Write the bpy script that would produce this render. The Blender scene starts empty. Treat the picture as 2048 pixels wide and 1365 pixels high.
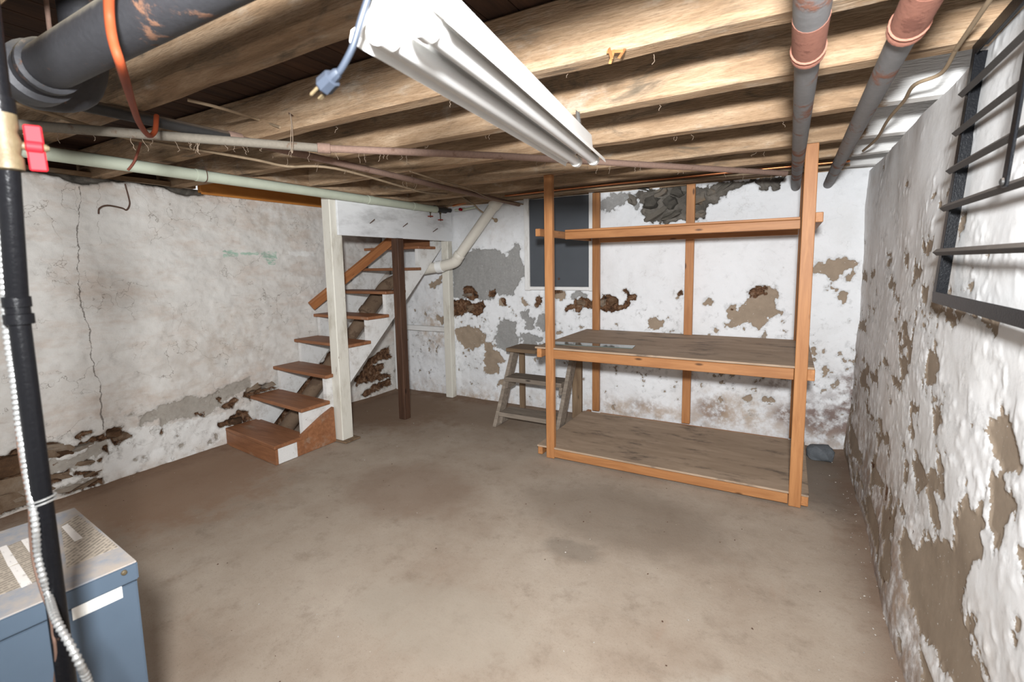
import bpy, bmesh, math, random
import numpy as np
from mathutils import Vector, Matrix, noise as mnoise

random.seed(7)
rng = np.random.default_rng(11)
S = bpy.context.scene
COL = S.collection

# ------------------------------------------------------------------ camera
YAW, PITCH, ROLL, FPX, PPY = -0.520032839, -0.112317172, -0.017969717, 965.262891, 639.732
CAM = np.array([0.0, 0.0, 1.45])
_f = np.array([math.sin(YAW)*math.cos(PITCH), math.cos(YAW)*math.cos(PITCH), math.sin(PITCH)])
_r = np.array([math.cos(YAW), -math.sin(YAW), 0.0]); _u = np.cross(_r, _f)
_r2 = _r*math.cos(ROLL)+_u*math.sin(ROLL); _u2 = -_r*math.sin(ROLL)+_u*math.cos(ROLL)
cd = bpy.data.cameras.new('camera'); cam = bpy.data.objects.new('camera', cd); COL.objects.link(cam)
cam.matrix_world = Matrix(((_r2[0], _u2[0], -_f[0], 0), (_r2[1], _u2[1], -_f[1], 0), (_r2[2], _u2[2], -_f[2], 1.45), (0, 0, 0, 1)))
cd.sensor_width = 36; cd.lens = 36*FPX/2048
cd.shift_y = (PPY-682.5)/2048
cd.clip_start = 0.02
cd.dof.use_dof = True; cd.dof.focus_distance = 3.6; cd.dof.aperture_fstop = 4.5
S.camera = cam

# ------------------------------------------------------------------ world, flash, exposure
w = bpy.data.worlds.new('world'); S.world = w; w.use_nodes = True
w.node_tree.nodes['Background'].inputs[0].default_value = (1.0, 1.0, 1.0, 1)
w.node_tree.nodes['Background'].inputs[1].default_value = 0.85
ld = bpy.data.lights.new('camera_flash', 'SPOT'); fl = bpy.data.objects.new('camera_flash', ld); COL.objects.link(fl)
ld.energy = 655; ld.color = (0.965, 0.985, 1.0); ld.shadow_soft_size = 0.07
ld.spot_size = math.radians(165); ld.spot_blend = 1.0
fl.location = (0.05, -0.14, 1.735)
fl.rotation_euler = Vector((-0.42, 0.9, 0.03)).to_track_quat('-Z', 'Y').to_euler()
S.view_settings.view_transform = 'Standard'; S.view_settings.look = 'None'
S.view_settings.gamma = 1; S.view_settings.use_curve_mapping = False
S.view_settings.exposure = 0.0

# ------------------------------------------------------------------ geometry helpers
def W(px, py, ax, val):
    """the point of the plane (axis ax = val) that photo pixel (px, py) shows"""
    d = _r2*((px-1024)/FPX) - _u2*((py-PPY)/FPX) + _f
    return Vector(CAM + d*((val-CAM[ax])/d[ax]))

WM = {}
def link(name, me, mat=None, parent=None, M=None, kind=None):
    o = bpy.data.objects.new(name, me); COL.objects.link(o)
    if mat and me is not None and not me.materials: me.materials.append(mat)
    M = M or Matrix.Identity(4)
    WM[o] = M.copy()
    if parent is not None:
        o.parent = parent; o.matrix_parent_inverse = WM[parent].inverted()
    o.matrix_basis = M
    if kind: o['kind'] = kind
    return o
def tag(o, label, cat, group=None):
    o['label'] = label; o['category'] = cat
    if group: o['group'] = group
    return o
def thing(name, label, cat, loc=(0, 0, 0), group=None):
    return tag(link(name, None, M=Matrix.Translation(loc)), label, cat, group)
def smooth(me, ang=40):
    me.polygons.foreach_set('use_smooth', [True]*len(me.polygons))
    try: me.set_sharp_from_angle(angle=math.radians(ang))
    except Exception: pass
def bm_mesh(bm, name, sm=None):
    me = bpy.data.meshes.new(name); bm.normal_update(); bm.to_mesh(me); bm.free()
    if sm: smooth(me, sm)
    return me
def frame(p0, p1, up):
    p0, p1 = Vector(p0), Vector(p1); d = (p1-p0); L = d.length; d.normalize()
    up = Vector(up); s = up.cross(d).normalized(); u = d.cross(s).normalized(); c = (p0+p1)/2
    return L, Matrix(((d.x, s.x, u.x, c.x), (d.y, s.y, u.y, c.y), (d.z, s.z, u.z, c.z), (0, 0, 0, 1)))
def board(name, p0, p1, w, h, mat, parent=None, up=(0, 0, 1), bev=0.003, n=1, wob=0.0):
    """a plank from p0 to p1; w across, h along up"""
    L, M = frame(p0, p1, up); bm = bmesh.new(); rings = []
    for i in range(n+1):
        x = -L/2+L*i/n
        j = lambda: random.uniform(-wob, wob)
        oy, oz = j(), j()
        rings.append([bm.verts.new((x, sy*w/2+oy+j()*.4, sz*h/2+oz+j()*.4)) for sy, sz in ((-1, -1), (1, -1), (1, 1), (-1, 1))])
    for a, b in zip(rings, rings[1:]):
        for k in range(4): bm.faces.new((a[k], a[(k+1) % 4], b[(k+1) % 4], b[k]))
    bm.faces.new(rings[0][::-1]); bm.faces.new(rings[-1])
    bmesh.ops.recalc_face_normals(bm, faces=bm.faces)
    if bev: bmesh.ops.bevel(bm, geom=[e for e in bm.edges if e.is_manifold and e.calc_face_angle(0) > .7], offset=bev, segments=1, affect='EDGES')
    return link(name, bm_mesh(bm, name), mat, parent, M)
def box(name, lo, hi, mat, parent=None, bev=0.003):
    """axis aligned plank, grain along the longest side"""
    lo, hi = Vector(lo), Vector(hi); c = (lo+hi)/2; s = hi-lo
    k = max(range(3), key=lambda i: s[i]); p0, p1 = c.copy(), c.copy(); p0[k] = lo[k]; p1[k] = hi[k]
    if k == 2: return board(name, p0, p1, s.x, s.y, mat, parent, up=(0, 1, 0), bev=bev)
    return board(name, p0, p1, s.y if k == 0 else s.x, s.z, mat, parent, bev=bev)
def prism(name, poly, ax, a, b, mat, parent=None, bev=0.0, origin=None):
    """polygon in the two other axes, extruded along ax from a to b"""
    o3 = [i for i in range(3) if i != ax]
    def P(uv, t):
        v = [0, 0, 0]; v[o3[0]], v[o3[1]], v[ax] = uv[0], uv[1], t; return Vector(v)
    pts = [P(p, a) for p in poly]+[P(p, b) for p in poly]
    O = Vector(origin) if origin else sum(pts, Vector())/len(pts)
    bm = bmesh.new(); vs = [bm.verts.new(p-O) for p in pts]; n = len(poly)
    bm.faces.new(vs[:n]); bm.faces.new(vs[n:][::-1])
    for i in range(n): bm.faces.new((vs[i], vs[n+i], vs[n+(i+1) % n], vs[(i+1) % n]))
    bmesh.ops.recalc_face_normals(bm, faces=bm.faces)
    if bev: bmesh.ops.bevel(bm, geom=[e for e in bm.edges if e.calc_face_angle(0) > .5], offset=bev, segments=1, affect='EDGES')
    return link(name, bm_mesh(bm, name), mat, parent, Matrix.Translation(O))
def spline(pts, n=6):
    P = [Vector(p) for p in pts]; P = [2*P[0]-P[1]]+P+[2*P[-1]-P[-2]]; out = []
    for i in range(1, len(P)-2):
        a, b, c, d = P[i-1:i+3]
        for k in range(n):
            t = k/n; out.append(.5*((2*b)+(c-a)*t+(2*a-5*b+4*c-d)*t*t+(3*b-a-3*c+d)*t**3))
    out.append(P[-2]); return out
def tube_bm(bm, pts, rad, seg=10, cap=True):
    pts = [Vector(p) for p in pts]; n = len(pts)
    rad = rad if isinstance(rad, (list, tuple)) else [rad]*n
    T = []
    for i in range(n):
        t = Vector()
        for a, b in ((i-1, i), (i, i+1)):
            if a >= 0 and b < n and (pts[b]-pts[a]).length > 1e-9: t += (pts[b]-pts[a]).normalized()
        if t.length < 1e-6:
            t = T[-1].copy() if T else Vector((0, 0, 1))
        T.append(t.normalized())
    ref = Vector((0, 0, 1)) if abs(T[0].z) < .9 else Vector((1, 0, 0))
    N = T[0].cross(ref).normalized(); rings = []
    for i in range(n):
        N = (N-T[i]*N.dot(T[i])).normalized(); B = T[i].cross(N)
        rings.append([bm.verts.new(pts[i]+(N*math.cos(a)+B*math.sin(a))*rad[i]) for a in (2*math.pi*k/seg for k in range(seg))])
    for a, b in zip(rings, rings[1:]):
        for k in range(seg): bm.faces.new((a[k], a[(k+1) % seg], b[(k+1) % seg], b[k]))
    if cap: bm.faces.new(rings[0][::-1]); bm.faces.new(rings[-1])
def tube(name, pts, rad, mat, parent=None, seg=12, cap=True, sm=50):
    O = Vector(pts[0]); bm = bmesh.new(); tube_bm(bm, [Vector(p)-O for p in pts], rad, seg, cap)
    bmesh.ops.recalc_face_normals(bm, faces=bm.faces)
    return link(name, bm_mesh(bm, name, sm), mat, parent, Matrix.Translation(O))
def lumps(name, c, rx, ry, rz, mat, parent=None, sub=2, amp=.25, seed=0, turn=0):
    bm = bmesh.new(); bmesh.ops.create_icosphere(bm, subdivisions=sub, radius=1)
    for v in bm.verts:
        k = 1+amp*mnoise.noise(v.co*1.7+Vector((seed*7.3, seed*1.9, 3)))+amp*.4*mnoise.noise(v.co*4+Vector((seed, 9, 1)))
        q = v.co.normalized()
        q = Vector([math.copysign(abs(t)**.7, t) for t in q])
        v.co = Vector((q.x*rx, q.y*ry, q.z*rz))*k
    R = Matrix.Rotation(turn, 4, 'X' if rx < ry else 'Y') if turn else Matrix.Identity(4)
    return link(name, bm_mesh(bm, name, 35), mat, parent, Matrix.Translation(c) @ R)

# ------------------------------------------------------------------ material helpers
class G:
    def __init__(s, name, rough=.7, metal=0.0, spec=.4):
        s.m = bpy.data.materials.new(name); s.m.use_nodes = True; s.t = s.m.node_tree
        s.b = s.t.nodes['Principled BSDF']; s.set('Roughness', rough); s.set('Metallic', metal); s.set('Specular IOR Level', spec)
        s.obj = s.n('ShaderNodeTexCoord').outputs['Object']
        s.rnd = s.n('ShaderNodeObjectInfo').outputs['Random']
        s.pos = s.n('ShaderNodeNewGeometry').outputs['Position']
    def n(s, t, **k):
        o = s.t.nodes.new(t)
        for a, b in k.items(): setattr(o, a, b)
        return o
    def put(s, sock, v):
        if isinstance(v, bpy.types.NodeSocket): s.t.links.new(v, sock)
        elif isinstance(v, (tuple, list)) and sock.type == 'RGBA': sock.default_value = (*v[:3], 1)
        else: sock.default_value = v
    def set(s, name, v): s.put(s.b.inputs[name], v)
    def math(s, op, a, b=0.0, c=None):
        o = s.n('ShaderNodeMath', operation=op); s.put(o.inputs[0], a); s.put(o.inputs[1], b)
        if c is not None: s.put(o.inputs[2], c)
        return o.outputs[0]
    def mp(s, v, scale=(1, 1, 1), rot=(0, 0, 0), shift=True):
        if shift:
            c = s.n('ShaderNodeCombineXYZ')
            for i, k in enumerate((37., 91., 53.)): s.put(c.inputs[i], s.math('MULTIPLY', s.rnd, k))
            a = s.n('ShaderNodeVectorMath', operation='ADD'); s.put(a.inputs[0], v); s.put(a.inputs[1], c.outputs[0]); v = a.outputs[0]
        o = s.n('ShaderNodeMapping'); s.put(o.inputs[0], v); o.inputs['Scale'].default_value = scale; o.inputs['Rotation'].default_value = rot
        return o.outputs[0]
    def noise(s, v, scale=5, detail=5, rough=.6, dist=0.0):
        o = s.n('ShaderNodeTexNoise'); s.put(o.inputs['Vector'], v)
        for k, x in (('Scale', scale), ('Detail', detail), ('Roughness', rough), ('Distortion', dist)): o.inputs[k].default_value = x
        return o.outputs['Fac']
    def vor(s, v, scale=5, feature='F1'):
        o = s.n('ShaderNodeTexVoronoi', feature=feature); s.put(o.inputs['Vector'], v); o.inputs['Scale'].default_value = scale
        return o.outputs['Distance']
    def ramp(s, f, stops):
        o = s.n('ShaderNodeValToRGB'); s.put(o.inputs[0], f); e = o.color_ramp.elements
        while len(e) < len(stops): e.new(.5)
        for q, (p, c) in zip(e, stops):
            q.position = p; q.color = (*c[:3], 1) if isinstance(c, (tuple, list)) else (c, c, c, 1)
        return o.outputs[0]
    def sstep(s, v, a, b):
        o = s.n('ShaderNodeMapRange', interpolation_type='SMOOTHSTEP'); s.put(o.inputs[0], v)
        o.inputs[1].default_value = a; o.inputs[2].default_value = b; return o.outputs[0]
    def mix(s, f, a, b, mode='MIX'):
        o = s.n('ShaderNodeMix', data_type='RGBA', blend_type=mode); s.put(o.inputs[0], f); s.put(o.inputs[6], a); s.put(o.inputs[7], b)
        return o.outputs[2]
    def attr(s, name): return s.n('ShaderNodeAttribute', attribute_name=name).outputs['Fac']
    def color(s, c): s.set('Base Color', c); return s
    def bump(s, h, strength=.4, dist=.01):
        o = s.n('ShaderNodeBump'); o.inputs['Strength'].default_value = strength; o.inputs['Distance'].default_value = dist
        s.put(o.inputs['Height'], h); s.set('Normal', o.outputs[0]); return s

def wood(name, light, dark, dirt=None, dirt_amt=.5, grain=16, rough=.65, bump=.25, knots=True, spec=.3, fine=1.0):
    g = G(name, rough, 0, spec)
    v = g.mp(g.obj, (1.2, grain, grain))
    a = g.noise(v, 2.2, 6, .62, .6)
    f = g.noise(g.mp(g.obj, (3, 110, 110)), 2.5*fine, 3, .6)
    c = g.ramp(a, ((.28, dark), (.5, [(p+q)/2 for p, q in zip(light, dark)]), (.68, light)))
    c = g.mix(g.math('MULTIPLY', g.sstep(f, .5, .75), .35), c, dark)
    br = g.math('ADD', g.math('MULTIPLY', g.rnd, .3), .85)
    if knots:
        k = g.vor(g.mp(g.obj, (2.2, 7, 7)), 1.6)
        c = g.mix(g.sstep(k, .13, .05), c, [x*.35 for x in dark])
    if dirt is not None:
        d = g.noise(g.mp(g.obj, (1.5, 4, 4)), 2.0, 6, .7)
        c = g.mix(g.sstep(d, .75-dirt_amt*.5, .95-dirt_amt*.5), c, dirt)
    hs = g.n('ShaderNodeHueSaturation'); g.put(hs.inputs['Color'], c); g.put(hs.inputs['Value'], br)
    g.color(hs.outputs[0]); g.bump(g.math('ADD', a, g.math('MULTIPLY', f, .5)), bump, .004)
    return g.m
def painted(name, paint, under, dirt, chips=.3, rough=.6):
    g = G(name, rough, 0, .35)
    a = g.noise(g.mp(g.obj, (1.5, 9, 9)), 3, 7, .68); b = g.noise(g.mp(g.obj, (1, 3, 3)), 2.2, 6, .7)
    f = g.noise(g.mp(g.obj, (4, 60, 60)), 3, 3, .5)
    c = g.mix(g.sstep(b, .45, .8), paint, [p*.72 for p in dirt])
    c = g.mix(g.math('MULTIPLY', g.sstep(f, .55, .8), .25), c, dirt)
    c = g.mix(g.sstep(a, .80-chips*.35, .83-chips*.35), c, under)
    g.color(c); g.bump(g.math('SUBTRACT', f, g.sstep(a, .80-chips*.35, .83-chips*.35)), .3, .004)
    return g.m
def metal(name, col, rust=(.25, .09, .05), amt=.3, rough=.5, met=.6, scale=9, dust=None, spec=.35):
    g = G(name, rough, met, spec)
    a = g.noise(g.mp(g.obj), scale, 8, .68); b = g.noise(g.mp(g.obj), scale*6, 4, .6)
    c = g.mix(b, [x*.75 for x in col], [min(1, x*1.2) for x in col])
    k = g.sstep(a, .72-amt*.45, .80-amt*.45)
    c = g.mix(k, c, rust)
    if dust is not None:
        nz = g.n('ShaderNodeSeparateXYZ'); g.put(nz.inputs[0], g.n('ShaderNodeNewGeometry').outputs['Normal'])
        c = g.mix(g.sstep(g.math('ADD', nz.outputs[2], g.math('MULTIPLY', a, .5)), .35, 1.1), c, dust)
    g.color(c); g.set('Metallic', g.math('MULTIPLY', g.math('SUBTRACT', 1.0, k), met)); g.set('Roughness', g.mix(k, (rough,)*3, (.9,)*3))
    g.bump(g.math('ADD', b, k), .25, .003); return g.m
def plain(name, col, rough=.5, met=0.0, var=.12, scale=12, spec=.4, bump=.08):
    g = G(name, rough, met, spec); a = g.noise(g.mp(g.obj), scale, 6, .65)
    g.color(g.mix(a, [x*(1-var*2) for x in col], [min(1, x*(1+var)) for x in col])); g.bump(a, bump, .003); return g.m

M_joist = None
def joist_mat():
    g = G('old_joist_wood', .85, 0, .2)
    v = g.mp(g.obj, (1.0, 9, 9)); a = g.noise(v, 1.6, 7, .66, .8); b = g.noise(g.mp(g.obj, (1.3, 4.5, 4.5)), 1.7, 6, .7, 1.4)
    f = g.noise(g.mp(g.obj, (14, 120, 120)), 1.5, 3, .6)
    c = g.ramp(a, ((.25, (.15, .092, .055)), (.48, (.34, .225, .135)), (.7, (.52, .38, .255))))
    c = g.mix(g.math('MULTIPLY', g.sstep(f, .45, .75), .4), c, (.16, .10, .05))
    c = g.mix(g.sstep(b, .50, .72), c, (.15, .115, .08))
    c = g.mix(g.math('MULTIPLY', g.sstep(g.noise(g.mp(g.obj, (1, 2, 2)), 3.1, 5, .7), .55, .75), .6), c, (.52, .46, .38))
    k = g.vor(g.mp(g.obj, (1.3, 7, 7)), 1.0); c = g.mix(g.math('MULTIPLY', g.sstep(g.math('ADD', k, g.math('MULTIPLY', g.math('SUBTRACT', f, .5), .12)), .12, .03), .7), c, (.05, .03, .02))
    c = g.mix(g.math('MULTIPLY', g.sstep(g.noise(g.mp(g.obj, (40, 150, 150)), 1.6, 3, .7), .52, .72), .30), c, (.14, .09, .055))
    sx = g.n('ShaderNodeSeparateXYZ'); g.put(sx.inputs[0], g.pos)
    # whitewashed joist ends where they enter the right-hand wall, towards the back
    p = g.math('ADD', g.math('SUBTRACT', sx.outputs[0], g.sstep(sx.outputs[1], 2.4, 2.2)), g.math('MULTIPLY', g.math('SUBTRACT', g.noise(g.pos, 9, 6, .7), .5), .16))
    c = g.mix(g.sstep(p, .29, .32), c, (.72, .71, .69))
    br = g.math('ADD', g.math('MULTIPLY', g.rnd, .35), .82)
    hs = g.n('ShaderNodeHueSaturation'); g.put(hs.inputs['Color'], c); g.put(hs.inputs['Value'], br)
    g.color(hs.outputs[0]); g.bump(g.math('ADD', a, g.math('MULTIPLY', f, 1.2)), .6, .007); return g.m
M_joist = joist_mat()
M_sub = wood('dark_subfloor', (.075, .036, .02), (.025, .013, .009), None, .2, 8, .8)
M_pine = wood('orange_pine', (.48, .225, .088), (.32, .132, .047), (.22, .10, .045), .18, 13, .5, .12)
M_ply = wood('grey_plywood', (.43, .32, .23), (.29, .21, .145), (.12, .09, .068), .48, 5, .75, .15, False)
M_stool = wood('weathered_grey_wood', (.30, .25, .20), (.15, .12, .095), (.09, .07, .06), .35, 14, .8, .3)
M_leg = wood('brown_plank', (.24, .165, .10), (.12, .075, .045), None, .3, 14, .75)
M_tread = wood('brown_stair_varnish', (.34, .15, .07), (.19, .078, .036), (.30, .21, .15), .4, 12, .5, .15, False)
M_rail = wood('stained_rail', (.40, .17, .065), (.24, .09, .035), None, .3, 14, .5)
M_dark = wood('dark_brown_post', (.125, .062, .036), (.055, .027, .017), None, .3, 14, .65)
M_orange = wood('orange_stairwell_panel', (.62, .26, .06), (.45, .165, .035), None, .3, 3, .6, .05, False)
M_white = painted('worn_white_paint', (.76, .755, .74), (.26, .19, .14), (.52, .46, .39), .42)
M_cream = painted('worn_cream_paint', (.70, .675, .60), (.20, .15, .11), (.50, .44, .33), .40)
M_hdr = painted('header_white_paint', (.76, .77, .78), (.35, .33, .31), (.58, .58, .58), .04)
M_grey = metal('grey_iron', (.20, .195, .195), (.22, .10, .065), .42, .6, .2, 7, (.34, .27, .22))
M_rust = metal('rust_red_iron', (.30, .13, .09), (.20, .08, .055), .4, .85, .0, 14)
M_big = metal('dusty_drain_iron', (.035, .035, .039), (.17, .085, .05), .30, .55, .1, 13, (.40, .36, .28))
M_black = metal('black_pipe', (.004, .004, .0047), (.06, .033, .021), .14, .25, .0, 22, None, .16)
M_blackd = metal('dusty_black_pipe', (.035, .033, .032), (.16, .1, .07), .2, .6, .2, 10, (.20, .15, .11))
M_cond = metal('dusty_rust_conduit', (.24, .155, .12), (.17, .10, .07), .3, .85, .0, 14)
M_condg = metal('dusty_grey_conduit', (.20, .175, .14), (.15, .105, .075), .3, .85, .0, 14)
M_green = plain('pale_green_pipe', (.52, .56, .45), .5, 0, .10, 9)
M_pvc = plain('cream_plastic_pipe', (.70, .66, .58), .4, 0, .07, 9)
M_pvcw = plain('white_plastic', (.82, .82, .80), .35, 0, .04)
M_soil = metal('brown_soil_pipe', (.17, .115, .075), (.11, .07, .045), .4, .85, .0, 8)
M_copper = metal('copper_tube', (.60, .22, .09), (.22, .10, .05), .12, .35, .85, 10)
M_brass = metal('brass', (.085, .063, .034), (.05, .029, .017), .14, .55, .1, 25)
M_zinc = plain('galvanised_flex', (.42, .42, .41), .32, .75, .08)
M_red = plain('red_handle', (.27, .008, .013), .6, 0, .05, 12, .15)
M_redv = metal('rusty_red_wheel', (.33, .06, .04), (.22, .07, .04), .3, .6, .2, 20)
M_ocab = plain('orange_cable', (.25, .050, .018), .6, 0, .2, 6, .15)
M_ocab2 = plain('dusty_red_cable', (.26, .075, .045), .7, 0, .25, 9)
M_tan = plain('dusty_cable', (.34, .25, .16), .8, 0, .2)
M_cord = plain('blue_grey_cord', (.019, .024, .034), .45, 0, .2)
M_enam = plain('white_enamel', (.76, .75, .725), .35, 0, .03, 5)
M_tube = plain('lamp_glass', (.76, .76, .75), .25, 0, .03, 5)
M_blue = plain('blue_boiler_paint', (.068, .094, .127), .42, .0, .05, 20)
M_cutg = plain('dark_grey_panel', (.075, .083, .095), .45, 0, .10, 5)
M_guard = metal('black_gloss_iron', (.006, .0065, .008), (.3, .27, .24), .06, .30, .0, 30, None, .12)
M_bar = metal('dusty_iron_bar', (.035, .033, .031), (.12, .10, .085), .25, .5, .1, 25, (.15, .13, .115))
M_nail = plain('rusty_nail', (.12, .07, .05), .7, .3)
M_glass = G('glass_strip', .06, 0, .9).color((.10, .13, .12)).m
M_web = plain('cobweb', (.30, .23, .17), .9)
M_chip = plain('paint_chip', (.50, .46, .41), .8, 0, .3)
def stone_mat(name, cols):
    g = G(name, .9, 0, .2); a = g.noise(g.mp(g.obj), 9, 8, .7)
    k = g.math('ADD', g.math('MULTIPLY', a, .6), g.math('MULTIPLY', g.rnd, .45))
    g.color(g.ramp(k, [(i/(len(cols)-1)*.6+.2, c) for i, c in enumerate(cols)])); g.bump(a, .8, .02); return g.m
M_stone = stone_mat('brown_stone', ((.025, .017, .013), (.11, .06, .032), (.22, .16, .11), (.30, .27, .23)))
M_rock = stone_mat('grey_rock', ((.05, .045, .04), (.10, .09, .075), (.17, .15, .125), (.22, .14, .075)))
M_lump = stone_mat('blue_grey_lump', ((.10, .11, .12), (.17, .185, .20), (.22, .24, .26)))
def dusty_top():
    g = G('dusty_blue_lid', .7, 0, .3); a = g.noise(g.mp(g.obj), 14, 7, .7); b = g.noise(g.mp(g.obj, (1, 1, 1)), 3, 5, .6)
    g.color(g.mix(g.sstep(g.math('ADD', a, g.math('MULTIPLY', b, .5)), .45, .95), (.17, .215, .275), (.36, .31, .265))); return g.m
M_lid = dusty_top()
def print_mat(name, paper, ink, rows, cols, fill):
    """paper with rows of fine illegible print, laid in the label's own plane"""
    g = G(name, .6, 0, .3); s = g.n('ShaderNodeSeparateXYZ'); g.put(s.inputs[0], g.obj)
    row = g.math('FRACT', g.math('MULTIPLY', s.outputs[1], rows)); band = g.sstep(g.math('ABSOLUTE', g.math('SUBTRACT', row, .5)), .30, .22)
    fl = g.math('FLOOR', g.math('MULTIPLY', s.outputs[1], rows)); c = g.n('ShaderNodeCombineXYZ')
    g.put(c.inputs[0], g.math('MULTIPLY', s.outputs[0], cols)); g.put(c.inputs[1], g.math('MULTIPLY', fl, 3.7))
    k = g.sstep(g.noise(c.outputs[0], 1.0, 4, .7), fill, fill+.06)
    g.color(g.mix(g.math('MULTIPLY', g.math('MULTIPLY', k, band), .75), g.mix(g.noise(g.obj, 30, 4, .6), paper, [x*.8 for x in paper]), ink)); return g.m
M_lab = print_mat('tan_instruction_label', (.42, .36, .29), (.14, .12, .10), 95, 120, .42)
M_stk = print_mat('white_sticker', (.74, .70, .66), (.40, .36, .33), 60, 90, .55)
M_stk2 = print_mat('front_sticker', (.80, .79, .74), (.66, .66, .64), 60, 60, .52)

# ------------------------------------------------------------------ noise and fields for the plaster walls
def lattice(ix, iy, seed):
    h = (ix.astype(np.int64)*374761393+iy.astype(np.int64)*668265263+seed*1442695041) & 0xffffffff
    h = ((h ^ (h >> 13))*1274126177) & 0xffffffff
    return ((h ^ (h >> 16)) & 0xffff)/65535.0
def vnoise(x, y, seed=0):
    ix, iy = np.floor(x), np.floor(y); fx, fy = x-ix, y-iy; fx = fx*fx*(3-2*fx); fy = fy*fy*(3-2*fy)
    a, b, c, d = lattice(ix, iy, seed), lattice(ix+1, iy, seed), lattice(ix, iy+1, seed), lattice(ix+1, iy+1, seed)
    return (a*(1-fx)+b*fx)*(1-fy)+(c*(1-fx)+d*fx)*fy
def fbm(x, y, sc, octv=4, seed=0, gain=.55):
    t, amp, tot = 0, 1, 0
    for o in range(octv):
        t = t+amp*vnoise(x*sc+o*13.7, y*sc+o*7.1, seed+o); tot += amp; amp *= gain; sc *= 2.03
    return t/tot
def sdf(U, V, poly, lim=.08):
    """signed distance, positive inside, clipped at -lim"""
    P = np.array(poly); out = np.full(U.shape, -lim)
    box_ = (U > P[:, 0].min()-lim) & (U < P[:, 0].max()+lim) & (V > P[:, 1].min()-lim) & (V < P[:, 1].max()+lim)
    if not box_.any(): return out
    u, v = U[box_], V[box_]; d = np.full(u.shape, 1e9); ins = np.zeros(u.shape, bool)
    for (ax, ay), (bx, by) in zip(P, np.roll(P, -1, 0)):
        ex, ey = bx-ax, by-ay; L = ex*ex+ey*ey+1e-12
        t = np.clip(((u-ax)*ex+(v-ay)*ey)/L, 0, 1)
        d = np.minimum(d, (u-ax-t*ex)**2+(v-ay-t*ey)**2)
        cr = ((ay > v) != (by > v)); q = ax+(v-ay)*ex/np.where(abs(ey) < 1e-9, 1e-9, ey); ins ^= cr & (u < q)
    d = np.sqrt(d); out[box_] = np.maximum(np.where(ins, d, -d), -lim); return out
def ss(a, b, x):
    t = np.clip((x-a)/(b-a), 0, 1); return t*t*(3-2*t)
CR = {'a': (850, 350, 4.014), 'b': (1350, 350, 3.9), 'c': (950, 640, 4.014), 'd': (1350, 640, 3.4125), 'e': (0, 650, 3.413),
      'f': (430, 640, 3.938), 'g': (1648, 600, 1.7843), 'h': (1700, 0, 2.068), 'p': (0, 0, 1.0), 'k': (0, 840, 6.825), 'm': (1180, 340, 7.585)}
def trace(cr, pts, ax, val):
    """outline read off a photo crop, carried onto the wall plane; returns wall coordinates (u along the wall, v up)"""
    x0, y0, s = CR[cr]; out = []
    for i in range(0, len(pts), 2):
        p = W(x0+pts[i]/s, y0+pts[i+1]/s, ax, val); out.append((p[1-ax], p[2]))
    return out
def wall(name, ax, base, u0, u1, v0, v1, step, sgn, fn, mat, topcut=None):
    """a plaster wall: dense relief mesh over (u, v) with the paint-loss fields (and painted stair shade) as point attributes"""
    nu, nv = int((u1-u0)/step)+1, int((v1-v0)/step)+1
    U, V = np.meshgrid(np.linspace(u0, u1, nu), np.linspace(v0, v1, nv)); dep, F = fn(U, V)
    co = np.zeros((nv, nu, 3)); co[..., 1-ax] = U; co[..., 2] = V; co[..., ax] = base(V)+sgn*dep
    co = co.reshape(-1, 3); idx = np.arange(nu*nv).reshape(nv, nu)
    q = np.stack([idx[:-1, :-1], idx[:-1, 1:], idx[1:, 1:], idx[1:, :-1]], -1).reshape(-1, 4)
    if (ax == 1 and sgn > 0) or (ax == 0 and sgn < 0): q = q[:, ::-1]
    me = bpy.data.meshes.new(name); me.vertices.add(len(co)); me.vertices.foreach_set('co', co.ravel())
    me.loops.add(q.size); me.loops.foreach_set('vertex_index', q.ravel())
    me.polygons.add(len(q)); me.polygons.foreach_set('loop_start', np.arange(0, q.size, 4)); me.polygons.foreach_set('loop_total', np.full(len(q), 4))
    me.update(calc_edges=True); me.polygons.foreach_set('use_smooth', [True]*len(q))
    for k, a in F.items():
        at = me.attributes.new(k, 'FLOAT', 'POINT'); at.data.foreach_set('value', a.astype(np.float32).ravel())
    return link(name, me, mat, kind='structure')
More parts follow.
